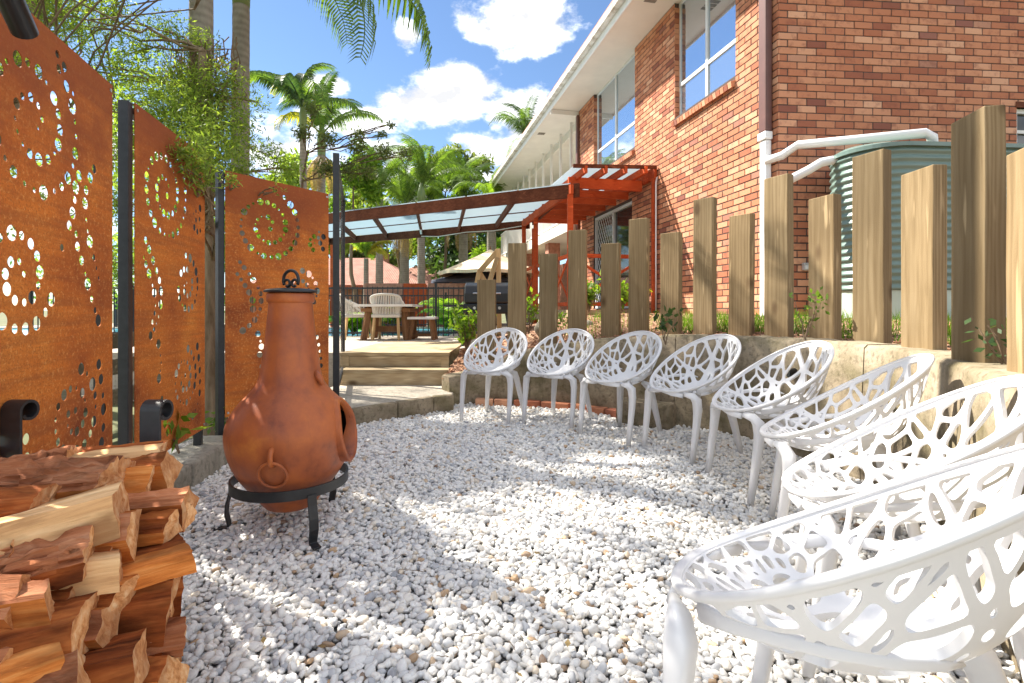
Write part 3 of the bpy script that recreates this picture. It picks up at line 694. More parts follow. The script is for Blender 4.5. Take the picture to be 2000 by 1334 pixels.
        # aluminium window: frame, mullion, transom, panes
        win = fix_normals(frame_ring(F, s0, s1, z0-.01, z1, -.075, -.125, .045).build('window', M['alu'], w1))
        mid = (s0+s1)/2; tz = z0+.53
        m = MB(); frame_box(m, F, mid-.028, mid+.028, -.07, -.115, z0+.03, z1-.04); frame_box(m, F, s0+.04, mid-.028, -.072, -.113, tz-.028, tz+.028); frame_box(m, F, mid+.028, s1-.04, -.072, -.113, tz-.028, tz+.028)
        fix_normals(m.build('mullion', M['alu'], w1))
        for (pa, pb) in ((s0+.03, mid-.01), (mid+.01, s1-.03)):
            for (za, zb) in ((z0+.02, tz-.01), (tz+.01, z1-.03)):
                m = MB(); frame_box(m, F, pa, pb, -.092, -.10, za, zb); fix_normals(m.build('pane', M['window_glass'], w1))
    # small window in the shaded wall
    s0, s1, z0, z1 = OPEN_G[0]
    fix_normals(frame_ring(G, s0, s1, z0, z1, -.04, -.12, .055).build('window', M['white_paint'], w2))
    m = MB(); frame_box(m, G, s0+.05, s1-.05, -.05, -.10, z1-.30, z1-.26); frame_box(m, G, (s0+s1)/2-.03, (s0+s1)/2+.03, -.055, -.105, z0+.05, z1-.05); fix_normals(m.build('mullion', M['white_paint'], w2))
    m = MB(); frame_box(m, G, s0+.04, s1-.04, -.085, -.095, z0+.04, z1-.04); fix_normals(m.build('pane', M['dark_glass'], w2))
    m = MB(); frame_box(m, G, s0-.02, s1+.02, .012, -.1, z1-.0, z1+.07); fix_normals(m.build('lintel', M['brown_stain'], w2))
    # door with security screen
    s0, s1, z0, z1 = OPEN_F[2]
    door = fix_normals(frame_ring(F, s0, s1, z0, z1, -.03, -.12, .06).build('door', M['alu'], w1))
    m = MB(); frame_box(m, F, s0+.05, s0+1.02, -.085, -.095, z0+.05, z1-.05); fix_normals(m.build('pane', M['dark_glass'], w1))
    m = MB(); frame_box(m, F, s0+1.0, s0+1.06, -.04, -.11, z0+.05, z1-.05); fix_normals(m.build('door_stile', M['alu'], w1))
    m = MB(); n = 15; a0, a1 = s0+1.06, s1-.06; 
    for k in range(-12, 30):
        for sg in (1, -1):
            p = a0+k*.12 if sg > 0 else a0+k*.12
            q = p+sg*(z1-z0-.1)*.6
            # clip the diagonal to the panel
            pa, za = p, z0+.05; pb, zb = q, z1-.05
            lo, hi = (pa, pb) if pa < pb else (pb, pa)
            def zat(s): return za+(zb-za)*(s-pa)/(pb-pa)
            c0, c1 = max(lo, a0), min(hi, a1)
            if c1-c0 < .02: continue
            m.bar(F(c0, -.06, zat(c0)), F(c1, -.06, zat(c1)), .012, .004, HN)
    m.build('security_screen', M['alu'], w1); m = MB(); frame_box(m, F, a0, a1, -.085, -.095, z0+.05, z1-.05); fix_normals(m.build('pane', M['dark_glass'], w1))
    # eaves: soffit, fascia, gutter, vents
    zs = ZT+.004; ov = .74; far = 16.5
    m = MB(); frame_box(m, F, -.9, LF+.02, ov, -.1, zs, zs+.02); B(m, 'soffit', 'cream_paint')
    m = MB(); frame_box(m, F, LF+.024, far, ov, -2.6, zs+.10, zs+.12); B(m, 'soffit', 'white_paint')
    m = MB(); frame_box(m, F, LF-.03, LF+.02, ov-.004, -.1, zs-.12, zs-.004); B(m, 'soffit_beam', 'white_paint')
    m = MB(); frame_box(m, F, -.9, far, ov+.022, ov+.002, zs-.05, zs+.20); B(m, 'fascia', 'white_paint')
    m = MB(); prof = [(0, .0), (.0, -.115), (.05, -.125), (.105, -.10), (.115, 0), (.100, 0), (.09, -.085), (.05, -.108), (.015, -.10), (.012, 0)]
    vs = []; n = len(prof)
    for s in (-.92, far):
        for d, z in prof: vs.append(F(s, ov+.024+d, zs+.20+z))
    fs = [(i, (i+1) % n, n+(i+1) % n, n+i) for i in range(n)]; m.add(vs, fs); B(m, 'gutter', 'gutter_paint')
    for s, k in ((2.15, 3), (9.0, 2)):
        for j in range(k):
            m = MB(); frame_box(m, F, s+j*.10, s+j*.10+.075, ov-.22, ov-.42, (zs if s < LF else zs+.10)-.006, (zs if s < LF else zs+.10)-.001); B(m, 'eave_vent', 'grille')
    # roof slope
    m = MB(); vs = [F(-.95, ov+.13, zs+.24), F(far, ov+.13, zs+.24), F(far, -4, zs+2.0), F(-.95, -4, zs+2.0), F(-.95, ov+.13, zs+.20), F(far, ov+.13, zs+.20), F(far, -4, zs+1.95), F(-.95, -4, zs+1.95)]
    m.add(vs, [(0,1,2,3), (7,6,5,4), (0,4,5,1), (1,5,6,2), (2,6,7,3), (3,7,4,0)]); B(m, 'roof', 'roof_tile')
    # recessed far half: pale upper wall, corner boards, balcony, pier
    m = MB(); frame_box(m, F, LF+.03, far, -1.6, -1.75, 3.2, zs+.098); B(m, 'upper_wall', 'cream_paint')
    m = MB(); frame_box(m, F, LF-.02, LF+.02, .02, -1.8, ZB, zs-.004); B(m, 'end_wall', 'house_brick')
    m = MB(); frame_box(m, F, LF-.11, LF-.0, .075, .02, 3.0, zs-.13); B(m, 'downpipe', 'brown_metal')
    m = MB()
    for k in range(9): frame_box(m, F, LF+1.0+k*.95, LF+1.06+k*.95, -.12, -.18, 3.36, zs+.098)
    B(m, 'veranda_post', 'white_paint')
    m = MB(); frame_box(m, F, LF+.03, far, -.28, -.34, zs-.1, zs+.098); B(m, 'veranda_beam', 'white_paint')
    m = MB(); frame_box(m, F, LF+.03, far, .25, -1.58, 3.02, 3.30); B(m, 'balcony_slab', 'cream_paint')
    m = MB(); frame_box(m, F, LF+.05, far, .22, .18, 4.22, 4.28); frame_box(m, F, LF+.05, far, .22, .18, 3.36, 3.40)
    k = LF+.06
    while k < far: frame_box(m, F, k, k+.022, .21, .19, 3.40, 4.22); k += .11
    B(m, 'balustrade', 'white_paint')
    for s in (LF+2.4, LF+5.4):
        m = MB(); frame_box(m, F, s, s+.36, .1, -.26, ZB, 3.018); B(m, 'brick_pier', 'house_brick')
    m = MB(); frame_box(m, F, LF+.03, far, -2.4, -2.5, ZB-.3, 3.0); B(m, 'lower_wall', 'house_brick')
    m = MB(); frame_box(m, F, LF+1.0, LF+3.0, -2.35, -2.398, 1.0, 2.9); B(m, 'pane', 'dark_glass')
    # near-black sheets behind the glass, painted darkness in place of unlit rooms
    for (s0, s1, z0, z1) in OPEN_F:
        m = MB(); frame_box(m, F, s0-.05, s1+.05, -.24, -.30, z0-.1, min(z1+.05, ZT)); B(m, 'room_dark_sheet', 'soot_and_room_dark')
    m = MB(); frame_box(m, G, OPEN_G[0][0]-.05, OPEN_G[0][1]+.05, -.24, -.30, OPEN_G[0][2]-.1, OPEN_G[0][3]+.1); B(m, 'room_dark_sheet', 'soot_and_room_dark')
    # children of the wall objects carry world coordinates; their parent has an identity local matrix
    # rainwater pipes
    d = thing('downpipe', 'brown square downpipe turning into white pipe at the house corner', 'pipe', F(.16, .08, 0))
    def D(m, name, mat, **k):
        o = m.build(name, M[mat], d, **k); o.matrix_parent_inverse = Matrix.Translation(-F(.16, .08, 0)); return o
    m = MB(); frame_box(m, F, .07, .20, .115, .02, 3.16, ZT-.01); fix_normals(D(m, 'pipe_upper', 'brown_metal', bevel=.012))
    m = MB(); frame_box(m, F, .06, .21, .125, .02, 3.06, 3.156); fix_normals(D(m, 'pipe_socket', 'pvc', bevel=.012))
    m = MB(); frame_box(m, F, .08, .19, .107, .022, .93, 3.058); fix_normals(D(m, 'pipe_lower', 'pvc', bevel=.015))
    p0 = F(.10, .10, 2.80); tk = Vector((4.6, 5.52, 2.86))
    m = MB(); m.tube([p0, p0+Vector((.14, -.12, .03)), p0+Vector((.28, -.2, .13)), Vector((4.20, 5.20, 2.815)), Vector((4.30, 5.24, 2.79)), Vector((4.36, 5.30, 2.66))], .048, 14); D(m, 'tank_inlet', 'pvc', smooth=True)
    t2 = thing('overflow_pipe', 'lower white pipe bending down from the tank to the wall', 'pipe', (3.3, 5.7, 2.58))
    m = MB(); m.tube([(-.42, -.03, -.22), (-.05, -.08, -.03), (.07, -.12, .045), (.22, -.14, .07), (.62, -.10, .075)], .048, 14); m.build('pipe', M['pvc'], t2, smooth=True)
def frame_ring(fn, s0, s1, z0, z1, d0, d1, w):
    m = MB(); frame_box(m, fn, s0, s0+w, d0, d1, z0, z1); frame_box(m, fn, s1-w, s1, d0, d1, z0, z1); frame_box(m, fn, s0+w, s1-w, d0, d1, z0, z0+w); frame_box(m, fn, s0+w, s1-w, d0, d1, z1-w, z1); return m
build_house()
# ------------------------------------------------------------------ rain tank
def build_tank():
    t = thing('rain_tank', 'green corrugated slimline rainwater tank in front of the shaded brick wall', 'tank', (4.98, 5.58, .80))
    r = .43; hx = 1.05; n = 20
    def plan(rr):
        pts = []
        for k in range(n+1): a = math.pi/2+math.pi*k/n; pts.append((-hx+rr*math.cos(a), rr*math.sin(a)))
        for k in range(n+1): a = -math.pi/2+math.pi*k/n; pts.append((hx+rr*math.cos(a), rr*math.sin(a)))
        return pts
    m = MB(); z0, z1 = .42, 1.86; nz = 150; vs = []; fs = []; N_ = len(plan(1))
    for i in range(nz+1):
        z = lerp(z0, z1, i/nz); rr = r+.011*math.sin((z-z0)/.076*2*math.pi); vs += [(x, y, z) for x, y in plan(rr)]
    for i in range(nz):
        for k in range(N_): fs.append((i*N_+k, i*N_+(k+1) % N_, (i+1)*N_+(k+1) % N_, (i+1)*N_+k))
    m.add(vs, fs).build('tank_wall', M['tank_steel'], t, smooth=True)
    m = MB(); lo = plan(r+.03); hi = plan(r-.02); m.add([(x, y, 1.845) for x, y in lo]+[(x, y, 1.885) for x, y in lo]+[(x*.98, y*.75, 1.93) for x, y in hi], [(k, (k+1) % N_, N_+(k+1) % N_, N_+k) for k in range(N_)]+[(N_+k, N_+(k+1) % N_, 2*N_+(k+1) % N_, 2*N_+k) for k in range(N_)]+[tuple(range(2*N_, 3*N_)), tuple(reversed(range(N_)))]).build('tank_roof', M['tank_steel'], t)
    MB().prism(plan(r-.015), -.3, .418).build('tank_plinth', M['tank_base'], t, smooth=False)
    t.rotation_euler = (0, 0, R(4))
build_tank()
def build_outlet():
    p = G(.36, .012, 1.53); t = thing('power_outlet', 'grey weatherproof power outlet on the shaded brick wall', 'outlet', p, R(5))
    MB().box((0, -.02, 0), (.15, .05, .09)).build('housing', M['bag_grey'], t, bevel=.01)
    for x in (-.035, .035): MB().box((x, -.048, -.01), (.05, .012, .05)).build('flap', M['alu'], t, bevel=.004)
build_outlet()
# ------------------------------------------------------------------ white lattice chairs
def chair_surface():
    C = Vector((0, .045, .408))
    def rim(t):       # t: 0 front, pi back
        k = (1-math.cos(t))/2
        x = .302*math.sin(t)*(1-.10*math.cos(t)*0 - .06*(1-k)*abs(math.sin(t)))
        y = .040-.308*math.cos(t)
        z = .452+.372*k**1.2
        return Vector((x, y, z))
    def P(dx, dy):
        s = math.hypot(dx, dy); t = math.atan2(dx, -dy); r = rim(t); k = (1-math.cos(t))/2
        p = 2.6-.9*k
        h = C+(r-C)*s; z = C.z+(r.z-C.z)*(s**p)
        # bulge the back of the shell outwards so the bowl is round
        out = .055*k*math.sin(math.pi*min(s, 1))**1.2
        d = Vector((r.x-C.x, r.y-C.y, 0)); d.normalize()
        return Vector((h.x+d.x*out, h.y+d.y*out, z-.012*math.sin(math.pi*s)*(1-k)))
    return rim, P
def chair_strokes():
    rnd = random.Random(21); S = []
    def stroke(a0, s0, a1, s1, w0, w1, bow=0.0, n=12):
        pts = []
        for k in range(n+1):
            t = k/n; s = lerp(s0, s1, t); a = lerp(a0, a1, t**1.05)+bow*math.sin(math.pi*t); pts.append((s*math.sin(a), -s*math.cos(a), lerp(w0, w1, t**.7)))
        S.append(pts)
    pi = math.pi
    # back: limbs that fork and cross (angles measured from the front, pi = back)
    N = 10
    for k in range(N):
        a = pi*.34+(k+.5)/N*pi*1.32+rnd.uniform(-.05, .05)
        for sg in (1, -1):
            d = sg*rnd.uniform(.50, .95); s0 = rnd.uniform(.24, .40)
            stroke(a, s0, a+d, 1.0, rnd.uniform(.058, .076), rnd.uniform(.024, .031), sg*rnd.uniform(-.30, .16))
        if k % 2 == 0:
            stroke(a+.05, .5, a+rnd.uniform(-.12, .12), 1.0, .030, .020, rnd.uniform(-.1, .1))
    for k in range(26):
        a = pi*.38+rnd.random()*pi*1.24; s0 = rnd.uniform(.60, .76); d = rnd.choice((-1, 1))*rnd.uniform(.16, .34)
        stroke(a, s0, a+d, 1.0, .024, .017, d*.3)
    # front: a fan of narrow ribs
    for k in range(13):
        a = -pi*.36+(k+.5)/13*pi*.72; stroke(a, .28, a+rnd.uniform(-.09, .09)+.10*math.sin(k*1.9), 1.0, .050, .022, rnd.uniform(-.06, .06))
    for k in range(8):
        a = -pi*.33+(k+.5)/8*pi*.66; s = rnd.uniform(.5, .8); stroke(a-.11, s, a+.13, s+rnd.uniform(-.06, .08), .022, .022)
    return S
def chair_shell_mesh():
    rim, P = chair_surface(); n = 168; g = np.linspace(-1.02, 1.02, n); X, Y = np.meshgrid(g, g); rr = np.hypot(X, Y)
    # cells of the webbing: staggered rings of rounded cells, larger near the seat; slim radial cells at the front
    rnd = random.Random(8); seeds = []
    for s_, cnt, ph in ((.47, 10, .0), (.63, 13, .5), (.78, 17, .0), (.91, 23, .5), (1.05, 26, .0)):
        for k in range(cnt):
            a_ = 2*math.pi*(k+ph+rnd.uniform(-.30, .30))/cnt; r_ = s_+rnd.uniform(-.035, .035); seeds.append((r_*math.sin(a_), -r_*math.cos(a_)))
    for k in range(16):
        a_ = -.9+1.8*(k+.5)/16; seeds.append((.72*math.sin(a_), -.72*math.cos(a_)))
    Sd = np.array(seeds); D2 = (X[..., None]-Sd[:, 0])**2+(Y[..., None]-Sd[:, 1])**2; near = np.argmin(D2, -1); Pn = Sd[near]; ed_ = np.full(X.shape, 9.0); kk = .030
    for j in range(len(Sd)):
        vx = Sd[j, 0]-Pn[..., 0]; vy = Sd[j, 1]-Pn[..., 1]; ln = np.hypot(vx, vy); ok = ln > 1e-6; ln = np.where(ok, ln, 1)
        d = (((Sd[j, 0]+Pn[..., 0])/2-X)*vx+((Sd[j, 1]+Pn[..., 1])/2-Y)*vy)/ln; d = np.where(ok, d, 9.0)
        h = np.clip(.5+.5*(ed_-d)/kk, 0, 1); ed_ = ed_*(1-h)+d*h-kk*h*(1-h)
    w_ = np.interp(rr, [.3, .6, 1.0], [.034, .024, .0165]); f = ed_-w_*1.2+.008
    k_ = .030
    for q in range(11):       # limbs that swing out from the seat through the cells
        a_ = math.pi*.30+(q+.5)/11*math.pi*1.4+rnd.uniform(-.06, .06); d_ = (1 if q % 2 else -1)*rnd.uniform(.35, .62)
        st = [(lerp(.3, .97, t_)*math.sin(a_+d_*t_**1.4), -lerp(.3, .97, t_)*math.cos(a_+d_*t_**1.4), lerp(.058, .020, t_)) for t_ in np.linspace(0, 1, 11)]; d = np.full(X.shape, 9.0)
        for (x0, y0, w0), (x1, y1, w1) in zip(st[:-1], st[1:]):
            vx, vy = x1-x0, y1-y0; t = np.clip(((X-x0)*vx+(Y-y0)*vy)/(vx*vx+vy*vy+1e-9), 0, 1); d = np.minimum(d, np.hypot(X-(x0+vx*t), Y-(y0+vy*t))-(w0+(w1-w0)*t)*.62)
        h = np.clip(.5+.5*(f-d)/k_, 0, 1); f = f*(1-h)+d*h-k_*h*(1-h)
    seat = np.hypot(X/1.05, (Y-.02)/.95)-.355
    h = np.clip(.5+.5*(f-seat)/.05, 0, 1); f = f*(1-h)+seat*h-.05*h*(1-h)
    hole = (np.hypot(X/1.7, (Y-.01)/.92+.16*np.cos(X*4))-.125)
    f = np.maximum(f, -hole); f = np.minimum(f, np.maximum(.955-rr, -.03)); f = np.maximum(f, rr-.992)
    # marching squares
    vs = []; key = {}; fs = []
    def node(j, i):
        q = ('n', j, i)
        if q not in key: key[q] = len(vs); vs.append((g[i], g[j]))
        return key[q]
    def edge(j0, i0, j1, i1):
        q = ('e', min((j0,i0),(j1,i1)), max((j0,i0),(j1,i1)))
        if q not in key:
            a, b = f[j0,i0], f[j1,i1]; t = a/(a-b); t = min(max(t, .04), .96); key[q] = len(vs); vs.append((g[i0]+(g[i1]-g[i0])*t, g[j0]+(g[j1]-g[j0])*t))
        return key[q]
    ins = f < 0
    for j in range(n-1):
        for i in range(n-1):
            c = [(j,i), (j,i+1), (j+1,i+1), (j+1,i)]; b = [ins[p] for p in c]
            if not any(b): continue
            if all(b): fs.append([node(*p) for p in c]); continue
            poly = []
            for k in range(4):
                p, q = c[k], c[(k+1) % 4]
                if b[k]: poly.append(node(*p))
                if b[k] != b[(k+1) % 4]: poly.append(edge(*p, *q))
            if len(poly) >= 3: fs.append(poly)
    V = [P(x, y) for x, y in vs]
    # thickness: normals from the parametric surface
    Nn = []
    for (x, y) in vs:
        e = .01; a = P(x+e, y)-P(x-e, y); b = P(x, y+e)-P(x, y-e); Nn.append(a.cross(b).normalized())
    T = .0065; m = len(V); out = [V[i]+Nn[i]*T for i in range(m)]+[V[i]-Nn[i]*T for i in range(m)]
    F_ = [tuple(p) for p in fs]+[tuple(m+i for i in reversed(p)) for p in fs]
    cnt = {}
    for p in fs:
        for k in range(len(p)):
            a, b = p[k], p[(k+1) % len(p)]; cnt[(a, b)] = 1
    for (a, b) in cnt:
        if (b, a) not in cnt: F_.append((b, a, m+a, m+b))
    me = bpy.data.meshes.new('seat_shell'); me.from_pydata([tuple(v) for v in out], [], F_); me.update(); me.materials.append(M['white_plastic'])
    me.polygons.foreach_set('use_smooth', [True]*len(me.polygons)); me.set_sharp_from_angle(angle=R(50)); return me
def leg_mesh(pts, sizes, n=12):
    """tapered rounded-rectangle sweep; sizes = (w, d)"""
    m = MB(); vs = []; fs = []
    for i, p in enumerate(pts):
        p = Vector(p); w, d = sizes[i]
        t = (Vector(pts[min(i+1, len(pts)-1)])-Vector(pts[max(i-1, 0)])).normalized(); sx = Vector((1,0,0)); sx = (sx-t*sx.dot(t)).normalized(); sy = t.cross(sx)
        for k in range(n):
            a = 2*math.pi*(k+.5)/n; c, s_ = math.cos(a), math.sin(a); e = .55; vs.append(p+sx*(math.copysign(abs(c)**e, c)*w/2)+sy*(math.copysign(abs(s_)**e, s_)*d/2))
    for i in range(len(pts)-1):
        for k in range(n): fs.append((i*n+k, i*n+(k+1) % n, (i+1)*n+(k+1) % n, (i+1)*n+k))
    fs.append(tuple(reversed(range(n)))); fs.append(tuple(range((len(pts)-1)*n, len(pts)*n)))
    return m.add(vs, fs)
CHAIRS = []
def build_chairs():
    rim, P = chair_surface(); grp = 'white lattice chairs in an arc along the wall'
    c0 = thing('lattice_chair', '', 'chair', group=grp); wp = M['white_plastic']
    link('seat_shell', chair_shell_mesh(), c0)
    m = MB(); n = 72; prof = [(-.014, .000), (-.010, .0040), (.004, .0045), (.0085, .002), (.0092, -.003), (.0065, -.011), (.001, -.012), (-.009, -.005)]; vs = []; fs = []; k_ = len(prof)
    for i in range(n):
        t = 2*math.pi*i/n; p = rim(t); a = (rim(t+.01)-rim(t-.01)).normalized(); outw = a.cross(Vector((0,0,1))).normalized()
        if outw.dot(Vector((p.x, p.y-.02, 0))) < 0: outw = -outw
        up = Vector((0,0,1)); up = (up-a*up.dot(a)).normalized()
        for d, z in prof: vs.append(p+outw*d+up*z)
    for i in range(n):
        for k in range(k_): fs.append((i*k_+k, i*k_+(k+1) % k_, ((i+1) % n)*k_+(k+1) % k_, ((i+1) % n)*k_+k))
    fix_normals(m.add(vs, fs).build('rim', wp, c0, smooth=True))
    for sx in (-1, 1):
        tt = .92; r = rim(sx*tt)
        fl = leg_mesh([(sx*.165, -.222, .440), (sx*.205, -.190, .434), (sx*.228, -.172, .405), (sx*.236, -.172, .345), (sx*.237, -.182, .26), (sx*.235, -.200, .13), (sx*.232, -.220, -.012)], [(.016,.020), (.040,.046), (.054,.056), (.050,.048), (.044,.042), (.037,.036), (.030,.030)])
        fix_normals(fl.build('leg', wp, c0, smooth=True))
        rl = leg_mesh([(sx*.10, .17, .415), (sx*.135, .205, .385), (sx*.150, .222, .33), (sx*.168, .243, .22), (sx*.186, .266, .10), (sx*.200, .285, -.012)], [(.03,.03), (.054,.056), (.052,.054), (.046,.046), (.038,.038), (.031,.031)])
        fix_normals(rl.build('leg', wp, c0, smooth=True))
        sr = leg_mesh([P(sx*s_*math.sin(a_), -s_*math.cos(a_))-Vector((0, 0, .014)) for s_, a_ in ((.90,.86), (.86,1.10), (.80,1.40), (.72,1.70), (.64,2.0), (.56,2.3), (.50,2.5))], [(.030,.036), (.020,.030), (.017,.024), (.016,.022), (.016,.022), (.014,.018), (.006,.006)])
        fix_normals(sr.build('side_rail', wp, c0, smooth=True))
    fr = leg_mesh([(-.16, -.228, .432), (-.08, -.25, .437), (0, -.258, .438), (.08, -.25, .437), (.16, -.228, .432)], [(.020,.03)]*5); fix_normals(fr.build('front_rail', wp, c0, smooth=True))
    # (front-left leg, front-right leg) on the gravel, from the photograph; facing follows
    def place(fl, fr): 
        v = Vector((fr[0]-fl[0], fr[1]-fl[1], 0)); mid = Vector(((fr[0]+fl[0])/2, (fr[1]+fl[1])/2, 0)); f = Vector((v.y, -v.x, 0)).normalized(); return mid-f*.222, math.atan2(f.x, -f.y)
    spots = []
    for a, b in (((900,821),(993,829)), ((1025,829),(1113,841)), ((1132,849),(1228,871)), ((1248,872),(1363,913)), ((1380,927),(1467,985))):
        A, B = gnd(*a), gnd(*b); spots.append(place((A.x, A.y), (B.x, B.y)))
    spots += [place((1.285,2.54), (1.095,2.13)), place((1.03,1.86), (.825,1.43)), place((.60,1.28), (.275,.97))]
    labs = ['white lattice chair next to the timber steps', 'second white lattice chair from the timber steps', 'third white lattice chair from the timber steps', 'fourth white lattice chair from the timber steps', 'fifth white lattice chair from the steps, in front of the wall light',
            'sixth white lattice chair from the timber steps', 'second to last white lattice chair of the arc', 'white lattice chair at the end of the arc, seen from behind']
    for i, (p, rz) in enumerate(spots):
        o = c0 if i == 0 else copy_tree(c0)
        o.location = (p.x, p.y, .012); o.rotation_euler = (0, 0, rz); o['label'] = labs[i]; CHAIRS.append(o)
build_chairs()
# small black light on the wall behind the fifth chair
def build_wall_light():
    p = Vector((2.02, 3.62, .58)); t = thing('wall_light', 'small black round light fixed to the wall behind a chair', 'light', p, R(10))
    MB().tube([(0,0,0), (-.02,0,0)], .035, 16).build('back_plate', M['black_satin'], t); MB().tube([(-.02,0,0), (-.075,0,-.01)], .03, 16).build('lamp_body', M['black_satin'], t, sharp=40); MB().tube([(-.076,0,-.0105), (-.079,0,-.011)], .024, 16).build('lens', M['dark_glass'], t)
build_wall_light()
# ------------------------------------------------------------------ fire pot
def build_chiminea():
    X, Y = -1.045, 2.42
    t = thing('chiminea', 'rusty round bellied chiminea with tall neck on a black stand', 'chiminea', (X, Y, 0))
    prof = [(.0, .100), (.085, .098), (.118, .108), (.160, .160), (.205, .215), (.247, .275), (.278, .345), (.294, .415), (.293, .475), (.272, .535), (.235, .588), (.196, .628), (.166, .662), (.148, .700), (.135, .76), (.121, .86), (.109, .97), (.102, 1.045), (.104, 1.052), (.110, 1.060), (.112, 1.075), (.110, 1.092), (.104, 1.098), (.094, 1.098)]
    zs = np.array([p[1] for p in prof]); nth = 112; ma = R(3)      # the mouth looks right and slightly away
    # resample profile
    P2 = []; 
    cv = catmull([(p[0]*.95, p[1], 0) for p in prof], 5)
    mc = .455; mw = .135; mh = .150
    m = MB(); vs = []; fs = []; n = nth
    for c in cv:
        for k in range(n):
            a = 2*math.pi*k/n; vs.append((c.x*math.cos(a), c.x*math.sin(a), c.y))
    def mouthf(a, r, z):
        d = (a-ma+math.pi) % (2*math.pi)-math.pi
        if abs(d) > 1.3: return 9
        return math.hypot(d*.285/mw*1.0, (z-mc)/mh)
    for i in range(len(cv)-1):
        for k in range(n):
            a = 2*math.pi*(k+.5)/n; z = (cv[i].y+cv[i+1].y)/2
            if mouthf(a, cv[i].x, z) < .93: continue
            fs.append((i*n+k, i*n+(k+1) % n, (i+1)*n+(k+1) % n, (i+1)*n+k))
    body = m.add(vs, fs).build('body', M['rust_iron'], t, smooth=True)
    sol = body.modifiers.new('solid', 'SOLIDIFY'); sol.thickness = .009; sol.offset = -1
    # soot lining a little inside
    m = MB(); m.lathe([(max(c.x-.013, 0), c.y+.012) for c in cv[2:-6]], 48)
    # lining is open at the mouth too
    keep = []
    for f in m.f:
        c = sum((Vector(m.v[i]) for i in f), Vector())/4; a = math.atan2(c.y, c.x)
        if mouthf(a, 0, c.z) < 1.05: continue
        keep.append(f)
    m.f = keep; m.m = [0]*len(keep); m.build('lining', M['soot_and_room_dark'], t, smooth=True)
    # collar round the mouth, lip longest at the bottom
    N_ = 40; vs = []; fs = []; rows = 7
    for j in range(N_):
        q = 2*math.pi*j/N_
        for i in range(rows):
            u = [1.06, 1.03, 1.02, 1.02, .93, .88, .84][i]; ext = [-.02, .002, .013, .018, .020, .012, -.03][i]*(1+1.0*max(0, -math.sin(q)))*(1-.25*max(0, math.sin(q)))
            d = math.cos(q)*mw*u/.285; z = mc+math.sin(q)*mh*u
            r = float(np.interp(z, [c.y for c in cv[3:-8]], [c.x for c in cv[3:-8]])); a = ma+d
            rad = Vector((math.cos(a), math.sin(a), 0)); fw = Vector((math.cos(ma), math.sin(ma), 0))
            p = rad*r+fw*ext; vs.append((p.x, p.y, z))
    for j in range(N_):
        for i in range(rows-1): fs.append((j*rows+i, ((j+1) % N_)*rows+i, ((j+1) % N_)*rows+i+1, j*rows+i+1))
    fix_normals(MB().add(vs, fs).build('mouth_collar', M['rust_iron'], t, smooth=True))
    # side handle: lug and ring, facing the camera side
    ha = R(-82); e = Vector((math.cos(ha), math.sin(ha), 0)); s = Vector((-e.y, e.x, 0)); hz = .40
    r0 = .287
    m = MB(); pts = []
    for k in range(9):
        q = math.pi*k/8; pts.append(e*(r0-.02+.036*math.sin(q))+Vector((0,0,hz+.035*math.cos(q))))
    m.tube(pts, .011, 10); m.build('handle_lug', M['rust_iron'], t, smooth=True)
    m = MB(); pts = []
    for k in range(28):
        q = 2*math.pi*k/28; z = hz-.078+.060*math.cos(q); rr = float(np.interp(z, [c.y for c in cv[3:-8]], [c.x for c in cv[3:-8]])); pts.append(e*(rr+.010+.012*max(0, math.cos(q)))+s*(.056*math.sin(q))+Vector((0,0,z)))
    m.tube(pts, .0062, 8, closed=True); m.build('handle_ring', M['rust_iron'], t, smooth=True)
    # neck boss where the two halves join
    a = R(-14); e2 = Vector((math.cos(a), math.sin(a), 0)); m = MB(); m.tube([e2*.132+Vector((0,0,.73)), e2*.152+Vector((0,0,.705)), e2*.170+Vector((0,0,.670))], [.012,.017,.008], 10); m.build('seam_boss', M['rust_iron'], t, smooth=True)
    # lid
    lid = MB().lathe([(0, 1.122), (.06, 1.121), (.104, 1.116), (.118, 1.110), (.119, 1.103), (.104, 1.101), (0, 1.101)], 48).build('lid', M['black_metal'], t, sharp=40)
    m = MB(); pts = []
    for k in range(40):
        f = k/39; q = R(-240)+f*R(300)
        pts.append(Vector((.044*math.cos(q), 0, 1.166+.044*math.sin(q))))
    def curl(sx):
        out = []
        for k in range(16):
            f = k/15; q = f*R(290); r = .0225*(1-.55*f); out.append(Vector((sx*(.022+.0*f)+sx*r*math.cos(q+R(20)), 0, 1.142+r*math.sin(q+R(20))*1.0)))
        return out
    arc = [Vector((.046*math.cos(q), 0, 1.160+.046*math.sin(q))) for q in np.linspace(R(-28), R(208), 28)]
    m.tube(arc, .0075, 8, flat=1.0); m.tube(curl(1), .0065, 8); m.tube(curl(-1), .0065, 8); h = m.build('lid_handle', M['black_metal'], lid, smooth=True); h.rotation_euler = (0, 0, R(-22))
    # stand: flat ring and three strap legs with feet
    m = MB(); R0, zr = .243, .225; n = 64; vs = []; fs = []
    for k in range(n):
        a = 2*math.pi*k/n
        for r, z in ((R0+.008, zr+.022), (R0+.016, zr+.022), (R0+.016, zr-.022), (R0+.008, zr-.022)): vs.append((r*math.cos(a), r*math.sin(a), z))
    for k in range(n):
        for i in range(4): fs.append((k*4+i, k*4+(i+1) % 4, ((k+1) % n)*4+(i+1) % 4, ((k+1) % n)*4+i))
    fix_normals(MB().add(vs, fs).build('stand_ring', M['black_metal'], t, sharp=40))
